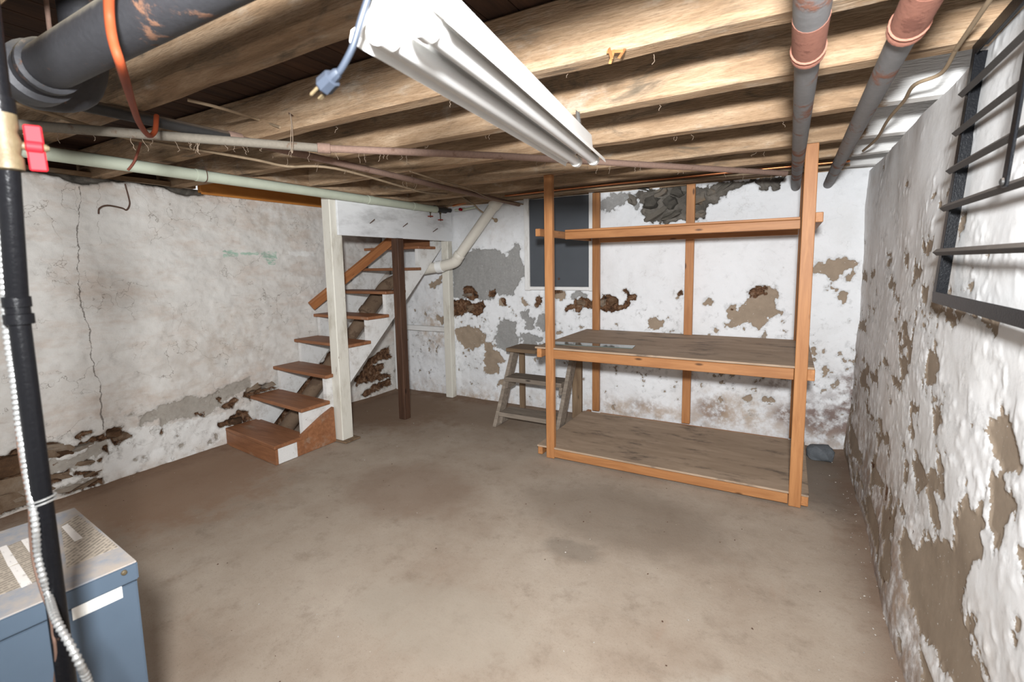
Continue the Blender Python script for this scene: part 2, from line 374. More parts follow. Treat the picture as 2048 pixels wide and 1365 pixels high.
def plaster(name, paint, paint2, grey, tan, streak=(1, 1, 1), blush=None, bstr=.5):
    g = G(name, .85, 0, .2)
    fine = g.noise(g.pos, 42, 6, .65); mid = g.noise(g.pos, 11, 7, .66); big = g.noise(g.mp(g.pos, streak, shift=False), 2.4, 6, .62)
    jit = g.math('ADD', g.math('MULTIPLY', g.math('SUBTRACT', g.noise(g.pos, 75, 5, .75), .5), .024), g.math('MULTIPLY', g.math('SUBTRACT', g.noise(g.pos, 22, 4, .7), .5), .030))
    bare = g.sstep(g.math('ADD', g.attr('bare'), jit), -.001, .001)
    halo = g.math('MULTIPLY', g.sstep(g.math('ADD', g.attr('bare'), g.math('MULTIPLY', jit, 2.2)), -.022, .0), .45)
    deep = g.sstep(g.math('ADD', g.attr('deep'), jit), -.002, .003)
    c = g.mix(g.sstep(big, .42, .72), paint, paint2)
    if blush is not None:
        bl = g.noise(g.mp(g.pos, (1, 1, 2.6), (.35, 0, 0), False), 2.6, 7, .68); c = g.mix(g.math('MULTIPLY', g.sstep(bl, .46, .70), .75), c, blush)
        b2 = g.noise(g.mp(g.pos, (1, 1.5, 6), (-.25, 0, 0), False), 4.5, 5, .7); c = g.mix(g.math('MULTIPLY', g.sstep(b2, .60, .72), .35), c, [x*.6 for x in blush])
    c = g.mix(g.math('MULTIPLY', g.sstep(mid, .56, .74), .35), c, [x*.72 for x in paint2])
    c = g.mix(g.math('MULTIPLY', g.sstep(fine, .66, .78), .4), c, (.25, .21, .18))
    c = g.mix(g.math('MULTIPLY', g.math('MULTIPLY', g.sstep(g.attr('mint'), -.004, .004), g.sstep(g.noise(g.mp(g.pos, (1, 1, 4), (0, 0, 0), False), 14, 6, .75), .40, .58)), .8), c, (.28, .48, .37))
    c = g.mix(g.math('MULTIPLY', g.sstep(g.attr('wpat'), -.004, .004), .7), c, (.80, .80, .78))
    st = g.attr('stain'); sn = g.math('MULTIPLY', st, g.sstep(g.math('ADD', mid, g.math('MULTIPLY', g.math('SUBTRACT', big, .5), .8)), .34, .62))
    c = g.mix(g.math('MINIMUM', sn, .92), c, g.mix(fine, (.13, .078, .07), (.26, .185, .155)))
    tn = g.math('MULTIPLY', g.attr('tan'), g.sstep(mid, .36, .66)); c = g.mix(tn, c, (.44, .33, .235))
    c = g.mix(halo, c, [x*.62 for x in paint2])
    cem = g.mix(g.attr('tone'), g.mix(fine, [x*.7 for x in grey], [x*1.25 for x in grey]), g.mix(mid, [x*.7 for x in tan], [x*1.3 for x in tan]))
    speck = g.sstep(g.noise(g.pos, 55, 4, .75), .66, .69); cem = g.mix(g.math('MULTIPLY', speck, .8), cem, paint)
    c = g.mix(bare, c, cem)
    dk = g.ramp(g.noise(g.pos, 24, 8, .78), ((.36, (.012, .008, .006)), (.46, (.085, .042, .022)), (.56, (.17, .09, .048)), (.66, (.25, .20, .15))))
    dk = g.mix(g.attr('rock'), dk, g.ramp(g.noise(g.pos, 8, 8, .7, .6), ((.3, (.055, .05, .042)), (.5, (.13, .115, .098)), (.62, (.19, .17, .145)), (.72, (.26, .16, .085)))))
    c = g.mix(deep, c, dk)
    cr = g.sstep(g.math('DIVIDE', g.math('ABSOLUTE', g.math('ADD', g.attr('crack'), g.math('MULTIPLY', jit, .6))), g.math('ADD', g.math('MULTIPLY', g.sstep(mid, .35, .65), 1.1), .15)), .006, .0015)
    c = g.mix(g.math('MULTIPLY', cr, .75), c, (.10, .08, .065))
    v = g.n('ShaderNodeTexVoronoi', feature='DISTANCE_TO_EDGE'); w3 = g.n('ShaderNodeVectorMath', operation='ADD')
    nz = g.n('ShaderNodeTexNoise'); g.put(nz.inputs['Vector'], g.pos); nz.inputs['Scale'].default_value = 5; nz.inputs['Detail'].default_value = 6
    sc = g.n('ShaderNodeVectorMath', operation='SCALE'); g.put(sc.inputs[0], nz.outputs['Color']); sc.inputs['Scale'].default_value = .8
    g.put(w3.inputs[0], g.pos); g.put(w3.inputs[1], sc.outputs[0]); g.put(v.inputs['Vector'], w3.outputs[0]); v.inputs['Scale'].default_value = 2.3
    hair = g.math('MULTIPLY', g.sstep(v.outputs['Distance'], .008, .002), g.math('MULTIPLY', g.sstep(big, .46, .56), g.attr('hair')))
    c = g.mix(g.math('MULTIPLY', hair, .6), c, (.19, .15, .12))
    g.color(c)
    h = g.math('ADD', g.math('MULTIPLY', mid, .9), g.math('MULTIPLY', fine, .35))
    h = g.math('SUBTRACT', h, g.math('MULTIPLY', bare, .55)); h = g.math('SUBTRACT', h, g.math('MULTIPLY', deep, .5))
    h = g.math('SUBTRACT', h, g.math('MULTIPLY', g.math('ADD', cr, hair), .5))
    g.bump(h, bstr, .012); return g.m

# ------------------------------------------------------------------ the shell
YB, XL, XR = 4.28, -4.03, .44
def back_fn(U, V):
    A = lambda c, *p: sdf(U, V, trace(c, p, 1, YB))
    grey = [A('a', 215, 670, 330, 610, 470, 590, 570, 600, 650, 650, 720, 555, 765, 560, 750, 660, 800, 740, 820, 790, 770, 850, 730, 900, 720, 960, 650, 975, 580, 960, 560, 1005, 420, 1005, 215, 990),
            A('a', 1170, 980, 1200, 940, 1260, 930, 1295, 960, 1290, 985, 1230, 985, 1180, 1005),
            A('a', 570, 1250, 590, 1200, 640, 1165, 700, 1190, 740, 1240, 720, 1270, 750, 1310, 745, 1370, 660, 1375, 590, 1340),
            A('a', 760, 1100, 820, 1090, 850, 1140, 880, 1160, 860, 1240, 830, 1250, 800, 1190, 770, 1150),
            A('a', 880, 1195, 920, 1130, 945, 1120, 1030, 1160, 1040, 1200, 1000, 1260, 920, 1250),
            A('a', 780, 1300, 830, 1270, 900, 1310, 880, 1370, 790, 1370),
            A('c', 160, 130, 190, 50, 240, 0, 330, 30, 330, 100, 310, 150, 350, 170, 340, 210, 280, 270, 200, 230, 165, 170),
            A('c', 380, 120, 440, 110, 500, 140, 545, 140, 545, 190, 480, 170, 470, 190, 400, 205, 380, 170),
            A('m', 135, 470, 330, 360, 600, 350, 700, 400, 760, 540, 700, 600, 560, 480, 420, 560, 300, 640, 150, 590)]
    tan = [A('p', 912, 655, 935, 652, 955, 657, 970, 668, 972, 685, 960, 690, 948, 700, 930, 697, 914, 680),
           A('a', 600, 1000, 640, 985, 650, 1030, 690, 1075, 640, 1060, 600, 1045), A('a', 770, 995, 830, 1050, 790, 1060, 765, 1030),
           A('a', 1025, 920, 1080, 920, 1125, 960, 1110, 1000, 1060, 990, 1025, 970), A('a', 1045, 1265, 1095, 1245, 1090, 1280, 1040, 1285),
           A('a', 1785, 1190, 1830, 1140, 1870, 1160, 1915, 1180, 1890, 1215, 1820, 1245, 1790, 1230),
           A('a', 30, 880, 90, 840, 130, 790, 150, 830, 90, 900, 40, 905), A('a', 90, 1130, 150, 1150, 150, 1200, 100, 1170),
           A('c', 85, 170, 140, 175, 150, 250, 200, 260, 230, 320, 190, 360, 200, 430, 85, 430, 70, 330, 85, 260), A('c', 175, 490, 250, 480, 250, 510, 185, 520),
           A('b', 405, 1015, 470, 1015, 490, 1050, 520, 1010, 560, 1010, 590, 960, 560, 910, 600, 880, 680, 860, 710, 870, 725, 915, 740, 880, 790, 875, 805, 930, 780, 1040, 810, 1060, 800, 1090, 740, 1110, 700, 1160, 660, 1195, 620, 1190, 580, 1160, 500, 1165, 420, 1200, 380, 1195, 385, 1170, 430, 1140, 405, 1090),
           A('b', 220, 985, 260, 970, 300, 990, 280, 1005, 230, 1000), A('b', 300, 1210, 320, 1180, 340, 1210, 325, 1230), A('b', 10, 920, 50, 900, 60, 940, 20, 960),
           A('b', 820, 1075, 850, 1065, 885, 1090, 880, 1140, 855, 1150, 865, 1110),
           A('b', 1075, 780, 1075, 740, 1110, 690, 1170, 680, 1240, 650, 1330, 640, 1335, 670, 1430, 680, 1440, 700, 1410, 730, 1420, 790, 1370, 830, 1330, 850, 1325, 810, 1370, 740, 1320, 740, 1290, 790, 1280, 850, 1250, 830, 1230, 850, 1265, 890, 1240, 910, 1200, 880, 1210, 830, 1190, 780, 1130, 770),
           A('b', 1275, 950, 1310, 895, 1340, 920, 1340, 970, 1360, 1000, 1300, 1015), A('b', 1180, 890, 1195, 885, 1190, 905, 1178, 900),
           A('d', 1005, 400, 1020, 320, 1050, 345, 1020, 390), A('d', 460, 540, 490, 520, 515, 540, 495, 570, 460, 565),
           A('d', 575, 550, 600, 530, 650, 530, 680, 560, 640, 575, 600, 570), A('d', 290, 540, 310, 525, 325, 550, 310, 570), A('d', 940, 205, 955, 200, 960, 225, 945, 225),
           A('c', 1068, 690, 1115, 695, 1110, 730, 1080, 728), A('c', 1945, 640, 1970, 615, 1990, 640, 1975, 675)]
    deep = [A('a', 300, 890, 350, 895, 410, 930, 430, 1000, 390, 1010, 330, 990, 300, 960), A('a', 510, 930, 560, 920, 575, 960, 540, 995, 505, 985),
            A('a', 225, 1000, 330, 1000, 400, 1040, 470, 1010, 490, 1060, 460, 1100, 420, 1145, 380, 1130, 340, 1095, 290, 1130, 225, 1140),
            A('a', 870, 985, 910, 970, 940, 985, 935, 1060, 890, 1060, 875, 1020), A('a', 615, 1005, 640, 990, 645, 1030, 670, 1065, 640, 1050),
            A('a', 1115, 1085, 1150, 1040, 1190, 1030, 1200, 1000, 1250, 980, 1300, 1000, 1340, 1010, 1400, 1005, 1430, 970, 1480, 965, 1540, 1000, 1560, 1050, 1600, 1040, 1620, 980, 1595, 930, 1640, 920, 1650, 955, 1700, 970, 1690, 1000, 1640, 1010, 1640, 1050, 1590, 1070, 1520, 1105, 1430, 1090, 1340, 1090, 1290, 1065, 1230, 1105, 1180, 1085, 1130, 1100),
            A('b', 560, 910, 600, 880, 690, 860, 710, 880, 700, 930, 640, 960, 590, 950), A('b', 440, 1045, 480, 1040, 495, 1055, 470, 1065),
            A('a', 1025, 920, 1070, 925, 1085, 945, 1040, 955), A('b', 15, 925, 48, 905, 55, 935, 25, 950)]
    rock = [A('b', -60, 60, 160, 100, 250, 80, 660, 30, 860, 10, 780, 120, 740, 90, 680, 120, 640, 70, 560, 75, 500, 105, 430, 130, 380, 170, 330, 210, 260, 240, 240, 345, 0, 365, -60, 360),
            A('m', 720, 330, 1300, 230, 1500, 240, 1500, 760, 1300, 800, 930, 800, 740, 660, 780, 540, 690, 420)]
    B = lambda L: np.max(np.stack(L), 0)
    n1 = (fbm(U, V, 22, 3, 5, .75)-.5)*.075
    g_, t_, d_, r_ = B(grey), B(tan), B(deep)+n1*.8, B(rock)+n1
    spots = (fbm(U, V, 20, 4, 40, .7)-.675)*.12 - .03*ss(.8, 1.3, V) - .012*ss(.7, .1, V)
    bare = np.maximum(np.maximum(g_, t_)+n1, np.maximum(spots, np.maximum(d_, r_)))
    tone = ss(-.03, .03, t_-g_); tone = np.where(np.maximum(g_, t_) < -.05, .8, tone)
    deepf = np.maximum(d_, r_); rk = (r_ > d_-.02).astype(float)
    def ga(c, x, y, rx, ry):
        p = trace(c, (x, y, x+rx, y, x, y+ry), 1, YB); a = abs(p[1][0]-p[0][0]); b = abs(p[2][1]-p[0][1])
        return np.exp(-((U-p[0][0])/a)**2-((V-p[0][1])/b)**2)
    st = ga('d', 1000, 690, 190, 150)*1.3+ga('d', 1170, 440, 90, 90)+ga('d', 740, 650, 90, 70)+ga('d', 740, 445, 150, 50)+ga('d', 270, 620, 90, 70)*.8+ga('c', 1900, 710, 150, 90)*.8+ga('c', 1350, 690, 130, 45)*.7+ga('d', 1180, 620, 60, 200)*.8+ga('c', 10, 640, 80, 30)*.5
    tn = ga('d', 420, 610, 300, 110)*.9+ga('c', 1300, 720, 400, 80)*.6+ga('c', 0, 660, 300, 50)*.8+.5*ss(.28, .0, V)+ga('a', 60, 1230, 90, 180)+ga('a', 560, 440, 130, 90)*.25+ga('a', 90, 1310, 80, 60)*.8
    dep = (fbm(U, V, 2.2, 4, 2)-.5)*.05+(fbm(U, V, 9, 3, 9)-.5)*.016-.010*ss(-.004, .006, bare)-.020*ss(-.004, .012, deepf)+rk*ss(0, .02, deepf)*(fbm(U, V, 12, 4, 17)-.45)*.05
    z0 = np.zeros_like(U)
    return dep, dict(bare=bare, deep=deepf, tone=tone, rock=rk, stain=np.clip(st, 0, 1), tan=np.clip(tn, 0, .8), crack=z0+1, mint=z0-1, wpat=z0-1, hair=z0+.25)
M_bw = plaster('back_wall_plaster', (.80, .81, .825), (.73, .735, .74), (.31, .305, .295), (.32, .25, .185))
wall_back = wall('wall_back', 1, lambda V: YB+0*V, -4.25, .72, -.03, 2.085, .0085, -1, back_fn, M_bw)

def left_fn(U, V):
    A = lambda c, *p: sdf(U, V, trace(c, p, 0, XL))
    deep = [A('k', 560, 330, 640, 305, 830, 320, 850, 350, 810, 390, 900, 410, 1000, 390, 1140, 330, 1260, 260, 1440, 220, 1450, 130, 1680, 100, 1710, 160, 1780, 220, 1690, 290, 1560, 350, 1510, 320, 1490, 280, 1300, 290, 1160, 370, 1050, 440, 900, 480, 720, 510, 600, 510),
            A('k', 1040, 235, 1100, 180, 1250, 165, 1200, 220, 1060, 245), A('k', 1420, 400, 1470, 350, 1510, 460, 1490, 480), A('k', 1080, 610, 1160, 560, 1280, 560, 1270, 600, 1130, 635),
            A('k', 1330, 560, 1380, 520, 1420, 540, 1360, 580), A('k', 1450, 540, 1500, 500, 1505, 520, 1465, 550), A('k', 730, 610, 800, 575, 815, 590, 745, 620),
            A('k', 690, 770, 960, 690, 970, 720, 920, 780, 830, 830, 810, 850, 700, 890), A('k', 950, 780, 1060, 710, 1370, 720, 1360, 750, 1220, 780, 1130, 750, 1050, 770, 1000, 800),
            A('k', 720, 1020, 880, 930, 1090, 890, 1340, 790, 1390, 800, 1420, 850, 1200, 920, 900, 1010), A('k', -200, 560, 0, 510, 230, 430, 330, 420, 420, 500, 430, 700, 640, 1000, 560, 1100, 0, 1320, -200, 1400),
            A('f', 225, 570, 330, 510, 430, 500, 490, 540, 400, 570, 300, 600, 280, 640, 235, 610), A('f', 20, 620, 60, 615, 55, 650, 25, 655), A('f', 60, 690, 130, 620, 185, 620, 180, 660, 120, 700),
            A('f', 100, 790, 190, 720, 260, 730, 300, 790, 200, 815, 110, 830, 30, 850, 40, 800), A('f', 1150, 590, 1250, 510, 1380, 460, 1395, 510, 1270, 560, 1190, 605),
            A('f', 380, 830, 470, 790, 640, 560, 800, 400, 900, 250, 960, 260, 900, 420, 760, 620, 660, 800, 560, 870, 420, 870), A('f', 1180, 380, 1330, 340, 1340, 370, 1260, 400, 1280, 430, 1180, 470, 1100, 490, 1120, 450), A('f', 1200, 320, 1320, 230, 1380, 210, 1390, 300, 1300, 330, 1250, 360, 1340, 380, 1300, 420, 1390, 440, 1330, 470, 1180, 500, 1110, 520),  # first outline paints the shadow under the stairs into the wall colour
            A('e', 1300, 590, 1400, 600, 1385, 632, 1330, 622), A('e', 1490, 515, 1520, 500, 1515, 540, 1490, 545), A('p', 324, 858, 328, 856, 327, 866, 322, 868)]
    grey = [A('k', 650, 640, 660, 560, 950, 520, 1150, 450, 1180, 380, 1440, 260, 1480, 300, 1420, 410, 1200, 520, 1090, 620, 940, 680, 700, 750),
            A('e', 955, 655, 1000, 600, 1100, 560, 1280, 490, 1400, 500, 1570, 400, 1700, 360, 1720, 420, 1570, 500, 1500, 560, 1400, 620, 1300, 640, 1150, 640, 1130, 695, 1090, 690, 1090, 640, 1030, 660),
            A('k', 720, 990, 880, 890, 1200, 800, 1210, 830, 900, 950, 730, 1010)]
    B = lambda L: np.max(np.stack(L), 0)
    n1 = (fbm(U, V, 24, 3, 65, .75)-.5)*.055
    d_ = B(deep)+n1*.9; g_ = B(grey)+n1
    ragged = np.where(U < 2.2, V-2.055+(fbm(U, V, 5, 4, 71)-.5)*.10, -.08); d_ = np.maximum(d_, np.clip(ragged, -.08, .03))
    spots = (fbm(U, V, 18, 4, 91)-.75)*.12-.03*ss(.35, .7, V)
    bare = np.maximum(np.maximum(g_, d_+.004), spots)
    cp = [W(x, y, 0, XL) for x, y in ((153, 352), (163, 385), (157, 440), (155, 500), (160, 560), (163, 605), (172, 635), (180, 665), (183, 700), (187, 735), (197, 755), (201, 800), (205, 850), (208, 862))]
    zc = np.array([p.z for p in cp])[::-1]; yc = np.array([p.y for p in cp])[::-1]
    crack = U-np.interp(V, zc, yc)+(fbm(V*0+3, V, 18, 3, 8)-.5)*.03; crack = np.where((V < zc[0]), 1, crack)
    mint = np.max(np.stack([A('p', 446, 502, 476, 500, 478, 512, 448, 515), A('p', 520, 504, 552, 503, 553, 518, 524, 520), A('p', 480, 506, 518, 505, 518, 510, 482, 511), A('p', 532, 520, 552, 519, 550, 530, 535, 531)]), 0)+(fbm(U, V, 60, 2, 4)-.5)*.02
    wp = np.max(np.stack([A('p', 575, 503, 628, 503, 628, 513, 576, 512), A('e', 730, 830, 900, 700, 1080, 690, 1540, 600, 1540, 810, 740, 1070, 700, 1060)]), 0)+(fbm(U, V, 30, 3, 14)-.5)*.04
    def ga(x, y, rx, ry):
        p = trace('p', (x, y, x+rx, y, x, y+ry), 0, XL); a = abs(p[1][0]-p[0][0]); b = abs(p[2][1]-p[0][1])
        return np.exp(-((U-p[0][0])/a)**2-((V-p[0][1])/b)**2)
    tn = ga(470, 690, 120, 70)*.35+ga(560, 440, 90, 60)*.3+.45*ss(.12, 0, V)+.30*ss(1.9, 2.07, V)+ga(300, 800, 200, 40)*.2
    st = ga(250, 360, 250, 14)*.8+ss(2.03, 2.09, V)*.8
    dep = (fbm(U, V, 1.8, 4, 32)-.5)*.05+(fbm(U+V*.6, V*1.7, 6, 4, 39)-.5)*.026-.008*ss(-.004, .006, bare)-.035*ss(-.004, .015, d_)+.012*(fbm(U, V, 14, 3, 3)-.5)
    z0 = np.zeros_like(U)
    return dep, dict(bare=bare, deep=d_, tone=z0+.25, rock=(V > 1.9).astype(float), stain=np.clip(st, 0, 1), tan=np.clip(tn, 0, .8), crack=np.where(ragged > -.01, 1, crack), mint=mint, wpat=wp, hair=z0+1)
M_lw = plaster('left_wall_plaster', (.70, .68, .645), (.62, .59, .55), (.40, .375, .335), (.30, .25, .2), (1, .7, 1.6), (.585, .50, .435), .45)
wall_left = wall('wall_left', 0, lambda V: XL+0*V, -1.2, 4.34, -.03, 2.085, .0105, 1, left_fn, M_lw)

def right_fn(U, V):
    A = lambda c, *p: sdf(U, V, trace(c, p, 0, XR+.015))
    tan = [A('g', 450, 880, 480, 720, 500, 640, 520, 740, 560, 680, 565, 800, 545, 900, 520, 960, 500, 1050, 490, 1140, 520, 1230, 530, 1365, 470, 1365, 400, 1250, 340, 1080, 310, 900, 315, 800, 335, 900, 370, 850, 440, 850),
           A('g', 570, 640, 610, 620, 640, 700, 690, 740, 650, 790, 630, 870, 600, 880, 570, 800), A('g', 690, 900, 714, 880, 714, 1000, 695, 960), A('g', 220, 740, 250, 760, 275, 730, 285, 850, 240, 870),
           A('g', 350, 20, 480, 30, 610, 70, 600, 110, 500, 60, 380, 40), A('h', 280, 1010, 335, 1000, 320, 1070, 290, 1060), A('h', 290, 1170, 320, 1200, 310, 1280, 288, 1230), A('h', 245, 1080, 295, 1100, 280, 1160, 250, 1160),
           A('g', 295, 140, 312, 135, 318, 220, 300, 235), A('g', 262, 80, 275, 85, 275, 150, 265, 145), A('g', 605, 400, 625, 405, 620, 480, 610, 470), A('g', 300, 360, 335, 375, 335, 410, 305, 410),
           A('g', 510, 1120, 545, 1150, 540, 1215, 515, 1190), A('g', 430, 20, 470, 60, 450, 100, 425, 70), A('g', 670, 1170, 690, 1165, 690, 1210, 675, 1205)]
    t_ = np.max(np.stack(tan), 0)
    n1 = (fbm(U, V*1.0, 16, 4, 75, .75)-.5)*.11
    gen = (fbm(U*.5, V, 9, 5, 55)-.66)*.16+.020*ss(.9, .1, V)+.012*ss(3.0, 4.1, U)*ss(1.6, .9, V)-.02*ss(1.2, 1.7, V)
    bare = np.maximum(t_+n1, gen+n1*.3)
    deep = np.where(V < .5, (fbm(U*.6, V, 9, 4, 88)-.70)*.2, -.05)-.02
    st = ss(.75, .15, V)*.8*ss(1.5, 2.3, U)+ss(3.5, 4.2, U)*ss(1.1, .5, V)*.7+ss(.35, .05, V)*.5
    tn = .06+.55*ss(.75, .15, V)+.12*ss(2.5, 4, U)
    flake = np.maximum(0, fbm(U, V, 30, 3, 21)-.5)*.012*ss(-.07, -.02, gen)*ss(-.001, -.02, bare)
    dep = (fbm(U, V, 1.3, 3, 132)-.5)*.06+(fbm(U*.6, V, 9, 4, 139)-.5)*.003-.005*ss(-.004, .006, bare)+flake
    dep = dep+.03*ss(.5, 0, V)
    z0 = np.zeros_like(U)
    return dep, dict(bare=bare, deep=deep, tone=z0+.9, rock=z0, stain=np.clip(st, 0, .85), tan=np.clip(tn, 0, .75), crack=z0+1, mint=z0-1, wpat=z0-1, hair=z0+.15)
M_rw = plaster('right_wall_plaster', (.82, .82, .82), (.73, .725, .715), (.34, .31, .27), (.285, .22, .16), (1.6, .5, 1), None, .13)
wall_right = wall('wall_right', 0, lambda V: XR+.016*V, -1.2, 4.34, -.03, 2.066, .0085, -1, right_fn, M_rw)

def floor_mesh():
    nx, ny = 190, 220; x = np.linspace(-4.25, .75, nx); y = np.linspace(-1.2, 4.5, ny); X, Y = np.meshgrid(x, y)
    Z = (fbm(X, Y, 1.2, 4, 300)-.5)*.012+.012*ss(.10, 0, XR-X)+.014*ss(.10, 0, X-XL)+.012*ss(.12, 0, YB-Y)
    co = np.stack([X, Y, Z-.004], -1).reshape(-1, 3); idx = np.arange(nx*ny).reshape(ny, nx)
    q = np.stack([idx[:-1, :-1], idx[:-1, 1:], idx[1:, 1:], idx[1:, :-1]], -1).reshape(-1, 4)
    me = bpy.data.meshes.new('floor'); me.from_pydata(co.tolist(), [], q.tolist()); smooth(me, 60)
    g = G('concrete_floor', .8, 0, .25)
    a = g.noise(g.pos, 1.3, 7, .65); b = g.noise(g.pos, 7, 7, .7); f = g.noise(g.pos, 90, 4, .7)
    sw = g.noise(g.mp(g.pos, (1.2, 9, 1), (0, 0, .5), False), 2.2, 6, .7)
    c = g.ramp(a, ((.3, (.29, .22, .165)), (.5, (.375, .305, .24)), (.7, (.44, .37, .30))))
    c = g.mix(g.math('MULTIPLY', g.sstep(b, .5, .75), .45), c, (.17, .125, .09))
    c = g.mix(g.math('MULTIPLY', g.sstep(sw, .52, .75), .35), c, (.34, .29, .235))
    c = g.mix(g.math('MULTIPLY', g.sstep(f, .55, .8), .45), c, (.14, .10, .07))
    c = g.mix(g.math('MULTIPLY', g.sstep(g.noise(g.pos, 210, 3, .6), .55, .75), .40), c, (.17, .13, .095))
    c = g.mix(g.math('MULTIPLY', g.sstep(g.noise(g.mp(g.pos, (14, 2.5, 1), (0, 0, 1.1), False), 5, 5, .75), .64, .74), .35), c, (.46, .40, .33))
    c = g.mix(g.math('MULTIPLY', g.sstep(g.noise(g.mp(g.pos, (5, 1, 1), (0, 0, -.4), False), 1.5, 5, .7), .58, .75), .35), c, (.33, .215, .15))
    s = g.n('ShaderNodeSeparateXYZ'); g.put(s.inputs[0], g.pos)
    def blob(x, y, rx, ry):
        u = g.math('DIVIDE', g.math('SUBTRACT', s.outputs[0], x), rx); v = g.math('DIVIDE', g.math('SUBTRACT', s.outputs[1], y), ry)
        d = g.math('SQRT', g.math('ADD', g.math('MULTIPLY', u, u), g.math('MULTIPLY', v, v)))
        return g.sstep(g.math('ADD', d, g.math('MULTIPLY', g.math('SUBTRACT', b, .5), 1.2)), 1.15, .55)
    for x, y, rx, ry, col, k in ((-3.7, 1.6, .9, .8, (.26, .155, .095), .75), (-3.6, 3.6, .9, .8, (.21, .13, .080), .8), (-2.6, 3.9, .8, .5, (.22, .15, .10), .65), (-.05, 1.45, .32, .28, (.42, .37, .31), .75),
                                 (-.8, 2.6, .7, .4, (.18, .14, .105), .5), (-2.1, 2.3, .5, .4, (.22, .145, .10), .5), (.3, 3.7, .25, .6, (.14, .115, .095), .6), (-1.2, 1.45, .5, .25, (.36, .31, .25), .5),
                                 (-.9, 2.15, .18, .1, (.17, .14, .11), .5)):
        c = g.mix(g.math('MULTIPLY', blob(x, y, rx, ry), k), c, col)
    # darker brown along the foot of the walls
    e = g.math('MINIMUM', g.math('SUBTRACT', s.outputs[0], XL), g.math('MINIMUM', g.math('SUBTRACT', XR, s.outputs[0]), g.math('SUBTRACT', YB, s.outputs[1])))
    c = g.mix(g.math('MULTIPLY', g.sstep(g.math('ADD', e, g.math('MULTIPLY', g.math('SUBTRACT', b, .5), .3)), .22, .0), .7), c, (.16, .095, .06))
    sp = g.vor(g.pos, 26); c = g.mix(g.math('MULTIPLY', g.sstep(sp, .07, .04), g.sstep(g.noise(g.pos, 3, 3, .5), .52, .6)), c, (.52, .46, .40))
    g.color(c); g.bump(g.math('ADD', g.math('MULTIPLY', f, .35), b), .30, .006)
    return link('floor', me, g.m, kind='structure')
floor = floor_mesh()

# ceiling: subfloor deck with its boards, joists, sill timbers
ceiling = box('ceiling', (-3.2, -1.25, 2.315), (.85, 4.5, 2.36), M_sub, bev=0); ceiling['kind'] = 'structure'
x = -4.25
while x < .8:
    wd = random.uniform(.115, .14); y1 = 4.45 if x+wd > -3.25 else 2.14
    board('subfloor_board', (x+wd/2, -1.2, 2.30), (x+wd/2, y1, 2.30), wd-.004, .024, M_sub, ceiling, bev=.001); x += wd
JB = 2.08
for y0, y1, xa in ((-.63, -.55, -4.3), (-.13, -.05, -4.3), (.375, .468, -4.3), (.895, 1.016, -4.3), (1.482, 1.56, -4.3), (1.965, 2.05, -4.3), (2.522, 2.60, -3.215), (3.152, 3.232, -3.215), (3.645, 3.72, -3.215), (4.09, 4.17, -3.215)):
    yc = (y0+y1)/2
    board('joist', (xa, yc, JB+.1), (.8, yc+random.uniform(-.006, .006), JB+.1), y1-y0, .2, M_joist, ceiling, bev=.006, n=26, wob=.0025)
board('trimmer', (-3.25, 2.05, JB+.1), (-3.25, 4.4, JB+.1), .07, .2, M_joist, ceiling, bev=.005, n=8, wob=.002)
board('sill_timber', (-3.2, 4.36, 2.12), (.8, 4.36, 2.12), .16, .07, M_joist, ceiling, bev=.006, n=14, wob=.004)
board('rim_board', (-4.3, 4.47, 2.2), (.85, 4.47, 2.2), .04, .30, M_dark, ceiling)
board('rim_board', (.82, -1.2, 2.15), (.82, 4.45, 2.15), .04, .36, M_dark, ceiling)
board('rim_board', (-4.28, -1.2, 2.2), (-4.28, 2.16, 2.2), .04, .32, M_dark, ceiling)
board('wall_plate', (-4.14, -1.2, 2.10), (-4.14, 2.14, 2.10), .18, .03, M_joist, ceiling, n=10, wob=.004)
# the stairwell that rises through the floor above
sw = link('wall_stairwell', None, M=Matrix.Translation((XL, 3.2, 2.085)), kind='structure')
box('side_panel', (-4.05, 2.15, 2.06), (-4.008, 4.42, 3.1), M_orange, sw)
box('baseboard', (-4.008, 2.15, 2.045), (-3.995, 4.40, 2.066), M_orange, sw)
box('end_panel', (-4.06, 4.40, 2.08), (-3.2, 4.43, 3.1), M_orange, sw)
box('front_panel', (-4.06, 2.10, 2.285), (-3.2, 2.13, 3.1), M_orange, sw)
box('inner_panel', (-3.205, 2.12, 2.285), (-3.18, 4.42, 3.1), M_orange, sw)
box('top_panel', (-4.06, 2.10, 3.1), (-3.18, 4.43, 3.13), M_sub, sw)

